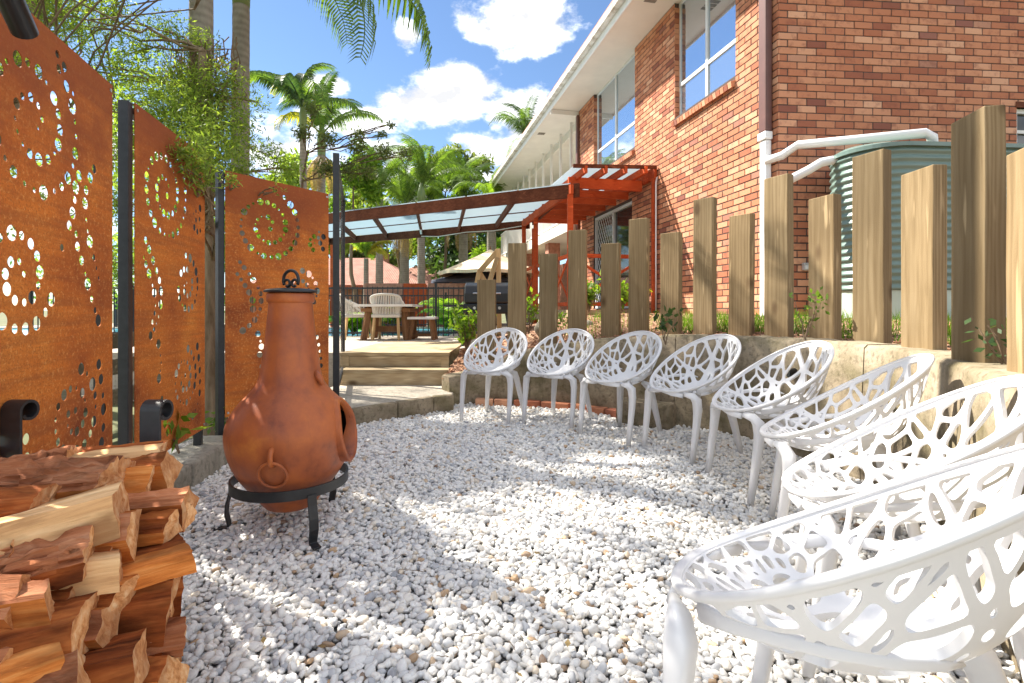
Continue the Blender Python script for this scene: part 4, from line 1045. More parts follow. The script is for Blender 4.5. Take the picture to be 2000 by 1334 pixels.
    for a in (R(-48), R(187), R(68)):
        e = Vector((math.cos(a), math.sin(a), 0)); s = Vector((-e.y, e.x, 0)); path = [(.262, .215), (.269, .17), (.284, .115), (.287, .07), (.276, .028), (.274, .012), (.285, .006), (.325, .004)]
        vs = []; fs = []; th = .0075; w = [.020,.020,.020,.020,.019,.018,.018,.018]
        for i, (r, z) in enumerate(path):
            a0 = path[max(i-1, 0)]; b0 = path[min(i+1, len(path)-1)]; tx, tz = b0[0]-a0[0], b0[1]-a0[1]; l = math.hypot(tx, tz); nx, nz = -tz/l*th/2, tx/l*th/2
            for q, sg in ((1, -1), (1, 1), (-1, 1), (-1, -1)):
                p = e*(r+q*nx)+s*(sg*w[i])+Vector((0,0,z+q*nz)); vs.append(p)
        for i in range(len(path)-1):
            for j in range(4): fs.append((i*4+j, i*4+(j+1) % 4, (i+1)*4+(j+1) % 4, (i+1)*4+j))
        fs += [(0,1,2,3), tuple(reversed(range(len(path)*4-4, len(path)*4)))]
        fix_normals(MB().add(vs, fs).build('stand_leg', M['black_metal'], t, bevel=.002))
build_chiminea()
# ------------------------------------------------------------------ weathering steel screens
def spiral(cx, cy, r0, r1, turns, a0, d0=.034, rnd=None, sg=1):
    pts = []; th = 0; T = turns*2*math.pi
    while th < T:
        f = th/T; r = lerp(r0, r1, f); a = a0+sg*th; hr = rnd.choice((.012, .018, .023, .026, .030))*(.66+.34*f); pts.append((cx+r*math.cos(a), cy+r*math.sin(a), hr)); th += (d0*(.62+.5*f)+hr*.9)/max(r, .02)
    return pts
def string(path, d0, rnd):
    c = catmull([(x, y, 0) for x, y in path], 24); out = []; acc = 0; nxt = 0
    for a, b in zip(c[:-1], c[1:]):
        acc += (b-a).length
        if acc >= nxt:
            r = rnd.choice((.010, .015, .020, .024, .027)); out.append((a.x, a.y, r)); nxt = acc+d0*.6+r*1.6
    return out
def panel_holes(kind):
    rnd = random.Random(31+kind); H = []
    def S(*a, **k): return H.extend(spiral(*a, rnd=rnd, **k))
    S(.33, 1.44, .03, .29, 2.3, R(-40), d0=.042)
    H.extend(string([(.50,1.02),(.585,1.2),(.60,1.45),(.565,1.66),(.43,1.755)] if kind == 1 else [], .03, rnd)) if kind == 1 else None
    S(.585, .37, .02, .185, 2.05, R(60), d0=.036)
    H.extend(string([(.36,.10),(.30,.22),(.285,.36)], .05, rnd)); H.extend(string([(.78,.55),(.82,.38),(.80,.2),(.66,.09)], .055, rnd))
    if kind == 1:
        S(.25, .90, .025, .20, 1.95, R(10), d0=.038)
        H.extend(string([(.62,1.32),(.60,1.18),(.605,1.05),(.66,.95),(.72,.83),(.80,.70)], .042, rnd)); H.extend(string([(.74,1.38),(.67,1.26),(.685,1.12),(.74,1.0),(.80,.88)], .042, rnd)); S(.12, .30, .02, .10, 1.2, R(120), d0=.036)
    else:
        S(.775, 1.36, .018, .10, 1.7, R(200), d0=.032)
        S(.62, .93, .02, .185, 2.0, R(100), d0=.034)
        H.extend(string([(.11,1.14),(.20,1.03),(.27,.92),(.27,.80),(.22,.70),(.12,.62)], .040, rnd)); H.extend(string([(.09,1.05),(.16,.95),(.21,.85),(.20,.75),(.13,.66)], .040, rnd)); H.extend(string([(.25,.60),(.28,.5),(.25,.40)], .04, rnd))
    out = []
    for x, y, r in H:
        if r+.02 < x < .9-r-.02 and r+.03 < y < 1.8-r-.03 and all((x-a)**2+(y-b)**2 > (r+c+.004)**2 for a, b, c in out): out.append((x, y, r))
    return out
def panel_mesh(kind):
    W, H = .9, 1.8; co = [(0,0), (W,0), (W,H), (0,H)]; fc = [[0,1,2,3]]
    # split the sheet into a coarse grid for clean triangles
    for (x, y, r) in panel_holes(kind):
        n = 18 if r > .013 else 12; b = len(co); co += [(x+r*math.cos(2*math.pi*k/n), y+r*math.sin(2*math.pi*k/n)) for k in range(n)]; fc.append(list(range(b, b+n)))
    v, e, f, ov, oe, of = delaunay_2d_cdt([Vector(p) for p in co], [], fc, 0, 1e-6, True)
    keep = [tri for tri, o in zip(f, of) if len(o) == 1 and o[0] == 0]
    T = .0035; n = len(v); vs = [(p.x, -T/2, p.y) for p in v]+[(p.x, T/2, p.y) for p in v]; fs = [tuple(t) for t in keep]+[tuple(n+i for i in reversed(t)) for t in keep]; ed = set()
    for t in keep:
        for k in range(3): ed.add((t[k], t[(k+1) % 3]))
    for a, b in ed:
        if (b, a) not in ed: fs.append((b, a, n+a, n+b))
    return MB().add(vs, fs)
def build_screens():
    grp = 'rusty cut steel screens beside the fire pit'
    def screen(a, b, kind, label, zb=.235):
        a = Vector(a); b = Vector(b); d = b-a; rz = math.atan2(d.y, d.x)
        t = thing('steel_screen', label, 'screen', (a.x, a.y, 0), rz, grp)
        p = panel_mesh(kind).build('panel', M['corten'], t); p.location = (0, 0, zb)
        for x in (-.022, .875): MB().box((x, .03, 1.0), (.045, .045, 2.06)).build('post', M['black_metal'], t, bevel=.003)
        for z in (zb+.04, zb+1.76): MB().box((.4265, .03, z), (.85, .04, .03)).build('rail', M['black_metal'], t)
        for x in (.02, .88):
            for z in (zb+.03, zb+1.77): MB().tube([(x, -.0055, z), (x, -.002, z)], .008, 10).build('bolt', M['steel'], t)
    screen((-1.56, 1.452), (-1.81, 2.317), 1, 'rusty cut steel screen nearest the firewood with cut out spirals')
    screen((-1.85, 2.51), (-2.035, 3.385), 2, 'middle rusty cut steel screen with branch hanging over its top corner')
    screen((-2.09, 3.73), (-1.61, 4.49), 3, 'rusty cut steel screen standing behind the chiminea')
    # dark framed screen seen edge-on beside the steps
    a = Vector((-1.60, 4.66, 0)); b = Vector((-2.12, 6.42, 0)); d = b-a; t = thing('framed_screen', 'dark framed tinted screen seen edge-on beside the timber steps', 'screen', a, math.atan2(d.y, d.x)); L_ = d.length
    MB().box((0, 0, 1.22), (.055, .055, 2.44)).build('post', M['black_metal'], t, bevel=.003); MB().box((L_, 0, 1.30), (.05, .05, 2.30)).build('post', M['black_metal'], t, bevel=.003)
    for z in (.30, 2.40): MB().box((L_/2, 0, z), (L_-.06, .035, .05)).build('rail', M['black_metal'], t)
    MB().box((L_/2, 0, 1.35), (L_-.07, .008, 2.04)).build('panel', M['smoked_glass'], t)
build_screens()
# ------------------------------------------------------------------ pergolas
def build_pergolas():
    # stained flat roof over the path to the pool
    A = Vector((1.03, 9.06, 3.12)); U = Vector((-5.03, 2.64, 0)); V = Vector((-.50, 3.44, 0)); O = A.copy(); O.z = 0
    t = thing('covered_walkway', 'brown timber walkway roof with translucent sheets between rafters', 'pergola', O)
    def W(a, b, dz=0): return A-O+U*a+V*b+Vector((0, 0, dz))
    MB().bar(W(-.03, 0, 0), W(1.25, 0, 0), .06, .24).build('beam', M['brown_stain'], t, bevel=.006)
    MB().bar(W(.02, 1, -.01), W(1.25, 1, -.01), .06, .20).build('beam', M['brown_stain'], t, bevel=.006)
    for a in (.005, .185, .385, .60, .82, 1.03, 1.22):
        MB().bar(W(a, .012, .03), W(a, .985, .03), .05, .14).build('rafter', M['brown_stain'], t, bevel=.004)
    rows = 4
    for a0, a1 in zip((.0, .185, .385, .60, .82, 1.03), (.185, .385, .60, .82, 1.03, 1.24)):
        vs = []
        n = 14
        m = MB(); L1 = W(a0, -.02, .13); 
        m.add([W(a0+.004, -.03, .115), W(a1-.004, -.03, .115), W(a1-.004, 1.03, .115), W(a0+.004, 1.03, .115), W(a0+.004, -.03, .121), W(a1-.004, -.03, .121), W(a1-.004, 1.03, .121), W(a0+.004, 1.03, .121)], [(3,2,1,0),(4,5,6,7),(0,1,5,4),(1,2,6,5),(2,3,7,6),(3,0,4,7)])
        fix_normals(m.build('roof_sheet', M['polycarbonate'], t))
    for b in (.33, .67): MB().bar(W(0, b, .104), W(1.24, b, .104), .035, .018).build('batten', M['brown_stain'], t)
    for (a, b) in ((1.2, 0), (1.2, 1), (.0, 1)):
        p = W(a, b, 0); MB().box((p.x, p.y, (3.0+.49)/2), (.09, .09, 2.51)).build('post', M['red_paint'], t, bevel=.005)
    q = W(.60, .90, -.05); q2 = W(.60, .72, -.05)
    MB().bar(q, q2, .05, .05).build('tube_light', M['white_paint'], t, bevel=.01)
    m = MB(); m.tube([W(.60, .96, -.10), W(.5, .985, -.13), W(.34, .985, -.075), W(.2, .985, -.10), W(.06, .985, -.04)], .012, 6); m.build('cable', M['cream_paint'], t)
    # red pergola against the house
    O2 = F(2.9, 0, 0); r = thing('red_pergola', 'red painted pergola with deck railing fixed to the brick house', 'pergola', O2)
    def RF(s, d, z): return F(s, d, z)-O2
    L0, L1 = 3.35, 7.0; dep = 1.46
    def bar(nm, a, b, w, h, mt='red_paint'): return MB().bar(a, b, w, h).build(nm, M[mt], r, bevel=.004)
    bar('ledger', RF(2.92, .045, 3.40), RF(L1, .045, 3.40), .05, .19)
    for k in range(7):
        s = L0+.02+k*.58; bar('joist', RF(s, -.0+.09, 3.27 if k == 0 else 3.22), RF(s, dep+.03, 3.27 if k == 0 else 3.22), .06, .19 if k == 0 else .14)
    bar('edge_beam', RF(L0-.1, dep, 3.13), RF(L1, dep, 3.13), .06, .16)
    for d in (.25, .62, .98, 1.34): bar('rafter', RF(2.86, d, 3.445-.05*d), RF(L1, d, 3.445-.05*d), .05, .12)
    bar('end_plate', RF(2.92, .0+.03, 3.50), RF(2.90, dep+.1, 3.43), .04, .06, 'brown_stain')
    for i, (d0, d1) in enumerate(((.04,.5), (.505,.97), (.975,1.5))):
        m = MB(); m.add([RF(3.0, d0, 3.54-.05*d0), RF(L1, d0, 3.54-.05*d0), RF(L1, d1, 3.54-.05*d1), RF(3.0, d1, 3.54-.05*d1), RF(3.0, d0, 3.546-.05*d0), RF(L1, d0, 3.546-.05*d0), RF(L1, d1, 3.546-.05*d1), RF(3.0, d1, 3.546-.05*d1)], [(3,2,1,0),(4,5,6,7),(0,1,5,4),(1,2,6,5),(2,3,7,6),(3,0,4,7)]); fix_normals(m.build('roof_sheet', M['polycarbonate'], r))
    for s, d in ((L0, dep), (L0+2.4, dep), (L1-.1, dep)):
        p = RF(s, d, 0); MB().box((p.x, p.y, (3.05+.6)/2), (.10, .10, 2.45)).build('post', M['red_paint'], r, bevel=.005)
    p = RF(2.98, .05, 0); MB().box((p.x, p.y, 2.1), (.075, .075, 2.42)).build('post', M['red_paint'], r, bevel=.005)
    m = MB(); m.tube([RF(2.92, .02, 3.33), RF(2.90, .05, 3.22), RF(2.90, .05, 2.0), RF(2.90, .05, 1.0)], .014, 8); m.build('conduit', M['pvc'], r, smooth=True)
    # deck and railing with crossed braces
    for k in range(11):
        a = .04+k*.135; m = MB(); frame_box(m, RF, L0-.2, L1+.1, a, a+.128, .985, 1.02); fix_normals(m.build('deck_board', M['deck_timber'], r))
    m = MB(); frame_box(m, RF, L0-.23, L0-.2, .02, 1.53, .82, 1.015); fix_normals(m.build('deck_fascia', M['deck_timber'], r))
    m = MB(); frame_box(m, RF, L0-.2, L1, 1.525, 1.555, .82, 1.015); fix_normals(m.build('deck_fascia', M['deck_timber'], r))
    for s0, s1 in ((L0, L0+1.2), (L0+1.2, L0+2.4), (L0+2.4, L1-.1)):
        for z in (1.12, 1.98): bar('rail', RF(s0+.05, dep, z), RF(s1-.05, dep, z), .045, .07)
        bar('brace', RF(s0+.05, dep-.012, 1.16), RF(s1-.05, dep-.012, 1.94), .02, .05); bar('brace', RF(s0+.05, dep+.012, 1.94), RF(s1-.05, dep+.012, 1.16), .02, .05)
    for z in (1.12, 1.98): bar('rail', RF(L0, .08, z), RF(L0, dep-.05, z), .045, .07)
    bar('brace', RF(L0-.012, .08, 1.16), RF(L0-.012, dep-.05, 1.94), .02, .05); bar('brace', RF(L0+.012, .08, 1.94), RF(L0+.012, dep-.05, 1.16), .02, .05)
build_pergolas()
# ------------------------------------------------------------------ firewood in its rack
def log_mesh(rnd, L, w, h, shape, slots, bend=0.0, flaky=False):
    """split log along +X from -L to 0; the end at x=0 faces the viewer. slots = (side, bark, end)"""
    if shape == 'wedge': poly = [(-.5,-.5), (.5,-.32), (.12,.5), (-.38,.42)]
    elif shape == 'half': poly = [(-.5,-.4), (.5,-.42), (.5,-.05), (.3,.36), (-.02,.5), (-.34,.33), (-.5,.0)]
    elif shape == 'square': poly = [(-.5,-.46), (.48,-.5), (.5,.42), (-.44,.5)]
    elif shape == 'slab': poly = [(-.5,-.5), (.5,-.4), (.46,.5), (-.1,.46), (-.5,.3)]
    else: poly = [(.5*math.cos(a), .5*math.sin(a)) for a in np.linspace(0, 2*math.pi, 9)[:-1]]
    # subdivide polygon edges
    P = []; bark = []
    sub = 5; nE = len(poly); bark_edges = {'wedge': (2,), 'half': (2,3,4,5), 'square': (), 'slab': (2,), 'round': range(8)}[shape]
    for i in range(nE):
        a, b = poly[i], poly[(i+1) % nE]
        for k in range(sub): t = k/sub; P.append((lerp(a[0], b[0], t), lerp(a[1], b[1], t))); bark.append(i in bark_edges)
    n = len(P); ns = 22; vs = []; fs = []; mi = []
    ph = [rnd.uniform(0, 6.28) for _ in range(8)]; amp = [rnd.uniform(.0006, .002) for _ in range(n)]; amp2 = [rnd.uniform(-.002, .002) for _ in range(n)]
    rough = .012 if flaky else .004
    for s in range(ns+1):
        f = s/ns; x = -L+L*f; tw = .12*math.sin(f*2.2+ph[0]); tap = 1-.10*math.sin(f*3+ph[1])*.6; bz = bend*math.sin(f*math.pi)
        for k, (py, pz) in enumerate(P):
            r = amp2[k]+amp[k]*math.sin(f*9+k*1.7+ph[2])+rnd.uniform(-1, 1)*rough*(1.0 if bark[k] else .35)
            y = py*w*tap; z = pz*h*tap; l = math.hypot(y, z)+1e-6; y += y/l*r; z += z/l*r
            c, sn = math.cos(tw), math.sin(tw); xx = x
            if s == ns: xx += rnd.uniform(-.0018, .0018)+.0016*math.sin(k*1.1+ph[5])+.16*pz*h*math.sin(ph[3])+.3*py*w*math.sin(ph[4])
            if s == 0: xx += rnd.uniform(-.01, .01)
            vs.append((xx, y*c-z*sn, y*sn+z*c+bz))
    for s in range(ns):
        for k in range(n): fs.append((s*n+k, (s+1)*n+k, (s+1)*n+(k+1) % n, s*n+(k+1) % n)); mi.append(1 if bark[k] else 0)
    # ends: two inner rings then a centre, jittered so that the sawn or snapped face is uneven
    for s, sg in ((ns, 1), (0, -1)):
        ring = [s*n+k for k in range(n)]; cx = sum(vs[i][0] for i in ring)/n; cy = sum(vs[i][1] for i in ring)/n; cz = sum(vs[i][2] for i in ring)/n; prev = ring
        for fr in (.66, .33):
            cur = []
            for i in ring:
                v = vs[i]; cur.append(len(vs)); vs.append((lerp(cx, v[0], fr)+rnd.uniform(-.0022, .0022), lerp(cy, v[1], fr), lerp(cz, v[2], fr)))
            for k in range(n):
                q = (prev[k], prev[(k+1) % n], cur[(k+1) % n], cur[k]); fs.append(q if sg > 0 else tuple(reversed(q))); mi.append(2)
            prev = cur
        c = len(vs); vs.append((cx+rnd.uniform(-.004, .006), cy, cz))
        for k in range(n):
            q = (prev[k], prev[(k+1) % n], c); fs.append(q if sg > 0 else tuple(reversed(q))); mi.append(2)
    m = MB(); m.v = vs; m.f = fs; m.m = mi; return m
LOGS = [  # end-face centre in the photograph (x, y), depth Y, width, height, length, yaw deg, pitch deg, roll deg, shape, side, flaky, label
 (318,884,1.50,.10,.055,.48,4,2,0,'slab','split_grey',False,'long greyish split log lying across the top of the firewood stack'),
 (335,915,1.46,.11,.10,.45,-12,0,15,'wedge','split_wood',False,'pale ended log tucked under the top grey log'),
 (232,938,1.33,.15,.12,.50,-8,-2,0,'half','split_wood',True,'shaggy stringy barked log near the top of the firewood stack'),
 (298,932,1.40,.11,.075,.45,-14,0,-8,'square','split_wood',False,'squared orange log wedged beside the shaggy log'),
 (238,990,1.22,.15,.105,.55,14,7,-6,'square','split_grey',False,'large pale squared log sticking out toward the gravel'),
 (370,985,1.38,.10,.09,.42,-4,0,25,'wedge','split_dark',False,'dark log poking out over the gravel above a pale sawn end'),
 (352,1015,1.34,.13,.085,.42,-10,0,10,'half','split_wood',False,'log with broad yellowish sawn end facing the chiminea'),
 (262,1030,1.22,.13,.11,.45,-10,4,40,'wedge','split_wood',False,'orange wedge log directly under the large pale squared log'),
 (178,1075,1.12,.13,.10,.45,2,6,0,'half','split_dark',True,'rough dark barked log with flaking fibres midway down the stack'),
 (365,1078,1.30,.12,.06,.42,10,4,4,'slab','split_wood',False,'thin flat slab log jutting out halfway down the stack'),
 (236,1105,1.16,.12,.07,.42,2,-2,-4,'square','split_grey',False,'short greyish squared log beneath the flaking dark log'),
 (338,1125,1.28,.12,.10,.40,-6,0,20,'wedge','split_dark',False,'dark wedge log under the thin flat slab log'),
 (248,1160,1.16,.10,.10,.40,-8,0,50,'wedge','split_wood',False,'small orange wedge log under the short greyish log'),
 (160,1165,1.10,.10,.10,.40,-10,0,30,'wedge','split_dark',False,'small log with square pale end beside the torn ended log'),
 (70,1180,1.04,.15,.17,.40,-22,0,30,'wedge','split_dark',False,'thick log with torn pale end at the left of the stack'),
 (105,1205,1.02,.09,.15,.40,-6,0,12,'wedge','split_wood',False,'upright splinter of orange wood against the torn ended log'),
 (330,1200,1.24,.14,.17,.42,-6,2,-12,'slab','split_dark',False,'tall dark red split log with a thin pale end'),
 (358,1240,1.22,.09,.075,.40,-4,0,10,'round','split_grey',False,'small round log low on the right of the stack'),
 (215,1220,1.10,.11,.11,.40,-12,0,35,'wedge','split_wood',False,'orange wedge log leaning on the tall dark red log'),
 (170,1235,1.05,.14,.15,.42,6,0,-14,'slab','split_dark',False,'thick dark log above the lowest row of the stack'),
 (275,1295,1.08,.13,.10,.42,2,2,-4,'square','split_dark',False,'dark squared log with pale end near the bottom of the stack'),
 (172,1325,1.0,.13,.13,.42,0,0,20,'wedge','split_wood',False,'orange log at the bottom beside the dark squared log'),
 (342,1325,1.18,.10,.13,.40,-8,0,30,'wedge','split_wood',False,'pale ended log at the bottom under the small round log'),
 (30,1320,.95,.13,.11,.40,-14,0,10,'half','split_wood',False,'half round log low in the front row of the stack'),
 (110,1270,1.0,.13,.07,.42,16,5,0,'slab','split_wood',False,'long thin orange slab lying over the lowest logs'),
 (60,1060,1.1,.12,.09,.42,6,4,10,'half','split_wood',True,'fibrous orange barked log below the large pale squared log'),
 (90,985,1.2,.13,.09,.42,0,0,0,'half','split_dark',False,'dark half log between the shaggy log and the pale squared log'), (150,905,1.40,.12,.08,.42,0,3,0,'half','split_wood',True,'stringy barked log behind the shaggy log under the screen'),
]
def build_logs():
    rnd = random.Random(77); grp = 'split firewood logs stacked in the rack'
    kinds = {'split_wood': 'orange split log stacked among the firewood', 'split_dark': 'dark red split log stacked among the firewood', 'split_grey': 'greyish split log stacked among the firewood'}
    def put(p, w, h, L, yaw, pitch, roll, shape, side, flaky, lab):
        m = log_mesh(rnd, L, w, h, shape, None, rnd.uniform(-.006, .01), flaky); o = m.build('firewood_log', [M[side], M['bark'] if (flaky or rnd.random() < .6) else M['split_dark'], M['end_grain']], sharp=32)
        o.location = p; o.rotation_euler = (R(roll), R(-pitch), R(yaw+23)); tag(o, lab or kinds[side], 'log', grp); return o
    for (x, y, Y, w, h, L, yaw, pi_, roll, sh, side, fl, lab) in LOGS:
        put(at(x, y, Y), w, h, L, yaw, pi_, roll, sh, side, fl, lab)
    # logs deeper in the stack that carry the visible ones
    for zi, z in enumerate((.10, .21, .32, .43)):
        for yi in range(6):
            y = .93+yi*.105
            x = -.86-.05*(yi % 2)-.035*max(0, 1.25-y)*0+rnd.uniform(-.03, .02)-.03*zi*.3
            if z > .40 and y < 1.1: continue
            put(Vector((x-.04, y+.035*(zi % 2), z)), .115, .112, .42, rnd.uniform(-6, 6), 0, rnd.uniform(0, 90), 'square', rnd.choice(('split_dark', 'split_wood')), False, 'log buried deep inside the firewood stack')
    # rack: two U frames of flat bar whose ends curl over
    t = thing('log_rack', 'black iron log rack with curled upright ends', 'rack', (-1.3, 1.3, 0))
    O = Vector((-1.3, 1.3, 0))
    for X in (-1.13, -1.565):
        y = 1.60; pts = [(y, .03), (y, .70)]; r = .031
        for k in range(1, 15): q = math.pi-k/14*R(330); rr = r*(1-.15*k/14); pts.append((y+r+rr*math.cos(q), .70+rr*math.sin(q)*1.0+.0))
        for end in (0, 1):
            path = pts if end == 0 else [(2*1.24-a, b) for a, b in pts]
            vs = []; fs = []; th = .009; w = .031
            for i, (yy, z) in enumerate(path):
                a0 = path[max(i-1, 0)]; b0 = path[min(i+1, len(path)-1)]; ty, tz = b0[0]-a0[0], b0[1]-a0[1]; l = math.hypot(ty, tz); ny, nz = -tz/l*th/2, ty/l*th/2
                for q, sg in ((1,-1), (1,1), (-1,1), (-1,-1)): vs.append(Vector((X+sg*w, yy+q*ny, z+q*nz))-O)
            for i in range(len(path)-1):
                for j in range(4): fs.append((i*4+j, i*4+(j+1) % 4, (i+1)*4+(j+1) % 4, (i+1)*4+j))
            fs += [(0,1,2,3), tuple(reversed(range(len(path)*4-4, len(path)*4)))]
            fix_normals(MB().add(vs, fs).build('upright', M['black_metal'], t, sharp=35))
        MB().box((X+1.3, -.06, .034), (.05, .70, .008)).build('base_bar', M['black_metal'], t)
        for yy in (-.36, .28): MB().box((X+1.3, yy, .015), (.05, .04, .03)).build('foot', M['black_metal'], t)
    MB().bar((-.30, .25, .045), (.28, .25, .045), .03, .012).build('cross_bar', M['black_metal'], t); MB().bar((-.30, -.3, .045), (.28, -.3, .045), .03, .012).build('cross_bar', M['black_metal'], t)
    # spotlight on a tall post at the end of the first screen
    e = at(48, 62, 1.42); s_ = at(2, -40, 1.30); d = (e-s_).normalized()
    l = thing('spotlight', 'black cylindrical spotlight hanging above the first rusty screen', 'light', (-1.62, 1.30, 0))
    O = Vector((-1.62, 1.30, 0)); a = e-d*.17-O; b = e-O
    m = MB(); m.tube([a, b-d*.0], .031, 24); m.build('lamp_body', M['black_satin'], l, sharp=40); MB().tube([b-d*.004, b+d*.0015], .025, 20).build('lens', M['dark_glass'], l)
    MB().box((0, 0, 1.2), (.05, .05, 2.4)).build('post', M['black_metal'], l); MB().bar((0, 0, 2.36), a+d*.03+Vector((0,0,.03)), .02, .02).build('bracket', M['black_metal'], l)
build_logs()
# ------------------------------------------------------------------ patio furniture, pool fence, neighbours
def build_patio():
    rp = M['rope']
    def rope_chair(loc, rz, lab):
        t = thing('rope_chair', lab, 'chair', loc, rz, 'woven outdoor dining chairs')
        for sx in (-1, 1):
            for sy, r_ in ((-1, 0), (1, 0)): MB().bar((sx*.20, sy*.19, .40), (sx*.225, sy*.235, 0), .04, .035).build('leg', M['raw_timber'] if sy > 0 else M['raw_timber'], t)
        MB().box((0, 0, .42), (.50, .48, .06)).build('seat', rp, t, bevel=.02)
        # wrapped back, open loop frame with cords
        pts = [Vector((x, y, z)) for x, y, z in ((-.25,-.20,.42), (-.27,.02,.60), (-.26,.20,.68), (-.22,.26,.76), (0,.29,.79), (.22,.26,.76), (.26,.20,.68), (.27,.02,.60), (.25,-.20,.42))]
        MB().tube(catmull(pts, 5), .02, 8).build('back_frame', rp, t, smooth=True)
        c = catmull(pts, 8); n = len(c)
        for i in range(6, n-6, 1):
            p = c[i]; q = Vector((p.x*.88, p.y*.82, .45)); MB().bar(p, q, .016, .006, (0, 1, .2)).build('cord', rp, t)
    a = gnd(757, 664, .495); b = gnd(697, 664, .495)
    rope_chair((a.x, a.y+.1, .495), R(180), 'woven pale rope chair with its back to the steps')
    rope_chair((b.x-.08, b.y+.25, .495), R(115), 'woven pale rope chair at the end of the patio table')
    p = at(762, 594, 9.2); t = thing('patio_table', 'patio table with pale top and dark timber legs', 'table', (p.x, 9.2, .495))
    for k in range(5): MB().box((0, -.42+k*.21, .60), (1.0, .205, .04)).build('table_board', M['table_top'], t)
    for sx in (-1, 1):
        for sy in (-1, 1): MB().bar((sx*.30, sy*.28, .58), (sx*.38, sy*.34, 0), .09, .09).build('leg', M['teak'], t)
    MB().box((0, 0, .18), (.62, .06, .10)).build('stretcher', M['teak'], t); MB().box((0, 0, .52), (.85, .7, .06)).build('apron', M['teak'], t)
    p = gnd(824, 664, .495); t = thing('patio_bench', 'short bench stool with pale top beside the patio table', 'bench', (p.x, p.y+.12, .495))
    for k in range(2): MB().box((0, -.10+k*.20, .38), (.48, .195, .04)).build('seat_board', M['table_top'], t)
    for sx in (-1, 1):
        for sy in (-1, 1): MB().bar((sx*.15, sy*.12, .36), (sx*.21, sy*.17, 0), .055, .045).build('leg', M['teak'], t)
    MB().box((0, 0, .08), (.34, .05, .05)).build('stretcher', M['teak'], t)
    # pool fence
    def fence(a, b, lab, gate=None):
        a = Vector(a); b = Vector(b); d = b-a; L_ = d.length; t = thing('pool_fence', lab, 'fence', a, math.atan2(d.y, d.x)); h = .98
        for z in (.07, h-.03): MB().box((L_/2, 0, z), (L_, .03, .035)).build('rail', M['black_metal'], t)
        m = MB(); x = .05
        while x < L_: m.box((x, 0, h/2), (.016, .016, h)); x += .10
        o = m.build('bars', M['black_metal'], t); o['kind'] = 'stuff'
        x = 0
        while x < L_+.1: MB().box((x, 0, .52), (.05, .05, 1.06)).build('post', M['black_metal'], t); x += 2.0
    fence((-9.5, 10.1, .495), (-.75, 10.1, .495), 'black vertical bar fence in front of the swimming pool'); fence((-.75, 10.1, .495), (-.75, 15.4, .495), 'black vertical bar fence along the side of the pool')
    fence((-12, 15.5, .495), (-.75, 15.5, .495), 'black vertical bar fence on the far side of the pool')
    # pool wall pier and timber gate
    p = at(812, 600, 16.2); t = thing('brick_screen_wall', 'low red brick wall beyond the pool with timber gate', 'wall', (p.x, 16.2, .3))
    m = MB(); m.box((-1.0, 0, .75), (1.2, .25, 1.6)); m.build('wall', M['house_brick'], t); MB().box((1.35, 0, .75), (1.9, .25, 1.6)).build('wall', M['house_brick'], t)
    for k in range(6): MB().box((-.32+k*.12, -.02, .75), (.115, .04, 1.6)).build('gate_board', M['red_paint'], t)
    # barbecue with a timber frame behind the first post
    t = thing('barbecue', 'black hooded barbecue standing on the patio behind the posts', 'barbecue', (-.36, 7.65, .495))
    m = MB(); prof = [(-.26,.0), (-.26,.14), (-.20,.26), (-.05,.31), (.12,.27), (.22,.14), (.24,0)]
    m.add([(x, y, .62+z) for x in (-.33, .33) for y, z in prof], [tuple(reversed(range(7))), tuple(range(7, 14))]+[(i, (i+1) % 7, 7+(i+1) % 7, 7+i) for i in range(7)]); fix_normals(m.build('hood', M['black_satin'], t, bevel=.02))
    MB().box((0, 0, .54), (.70, .50, .15)).build('firebox', M['black_satin'], t, bevel=.02); MB().box((-.5, 0, .585), (.28, .42, .03)).build('side_shelf', M['black_metal'], t); MB().box((.5, 0, .585), (.28, .42, .03)).build('side_shelf', M['black_metal'], t)
    for sx in (-1, 1):
        for sy in (-1, 1): MB().bar((sx*.28, sy*.18, .48), (sx*.36, sy*.24, .0), .035, .035).build('leg', M['black_metal'], t)
    MB().tube([(-.2, -.30, .76), (.2, -.30, .76)], .012, 8).build('handle', M['steel'], t)
    for sx in (-.18, 0, .18): MB().tube([(sx, -.25, .55), (sx, -.285, .55)], .022, 10).build('knob', M['steel'], t)
    t = thing('timber_trestle', 'raw timber trestle with crossed braces beside the parasol', 'trestle', (-.42, 8.2, .495)); 
    pa, pb, pc = Vector((-.28, 0, 0)), Vector((.23, 0, 0)), Vector((.20, .0, 1.50))
    def bb(a, b, nm='brace'): return MB().bar(a, b, .075, .075, (0, 1, 0)).build(nm, M['raw_timber'], t, bevel=.004)
    bb((.22, 0, 0), (.20, 0, 1.5), 'upright'); bb((-.34, .05, .0), (-.10, .05, 1.16), 'upright'); bb((-.10, .02, 1.14), (.20, .02, 1.48)); bb((-.10, .09, 1.12), (.20, .09, .62)); bb((.19, -.05, 1.36), (-.02, -.05, .72)); bb((-.32, 0, .10), (.22, 0, .10))
    # parasols
    def parasol(p, rad, ztop, zedge, mt, lab):
        t = thing('parasol', lab, 'parasol', (p[0], p[1], .495)); n = 8; vs = [(0, 0, ztop-.495)]; fs = []; k_ = 6
        for i in range(1, k_+1):
            f = i/k_
            for k in range(n*4):
                a = 2*math.pi*k/(n*4); sag = .05*f*(1-math.cos(4*2*math.pi*k/(n*4)*2))/2
                rr = rad*f*(1-.03*(1-abs(math.cos(n/2*a)))); vs.append((rr*math.cos(a), rr*math.sin(a), lerp(ztop, zedge, f**.92)-.495-sag*.6))
        N_ = n*4
        for k in range(N_): fs.append((0, 1+k, 1+(k+1) % N_))
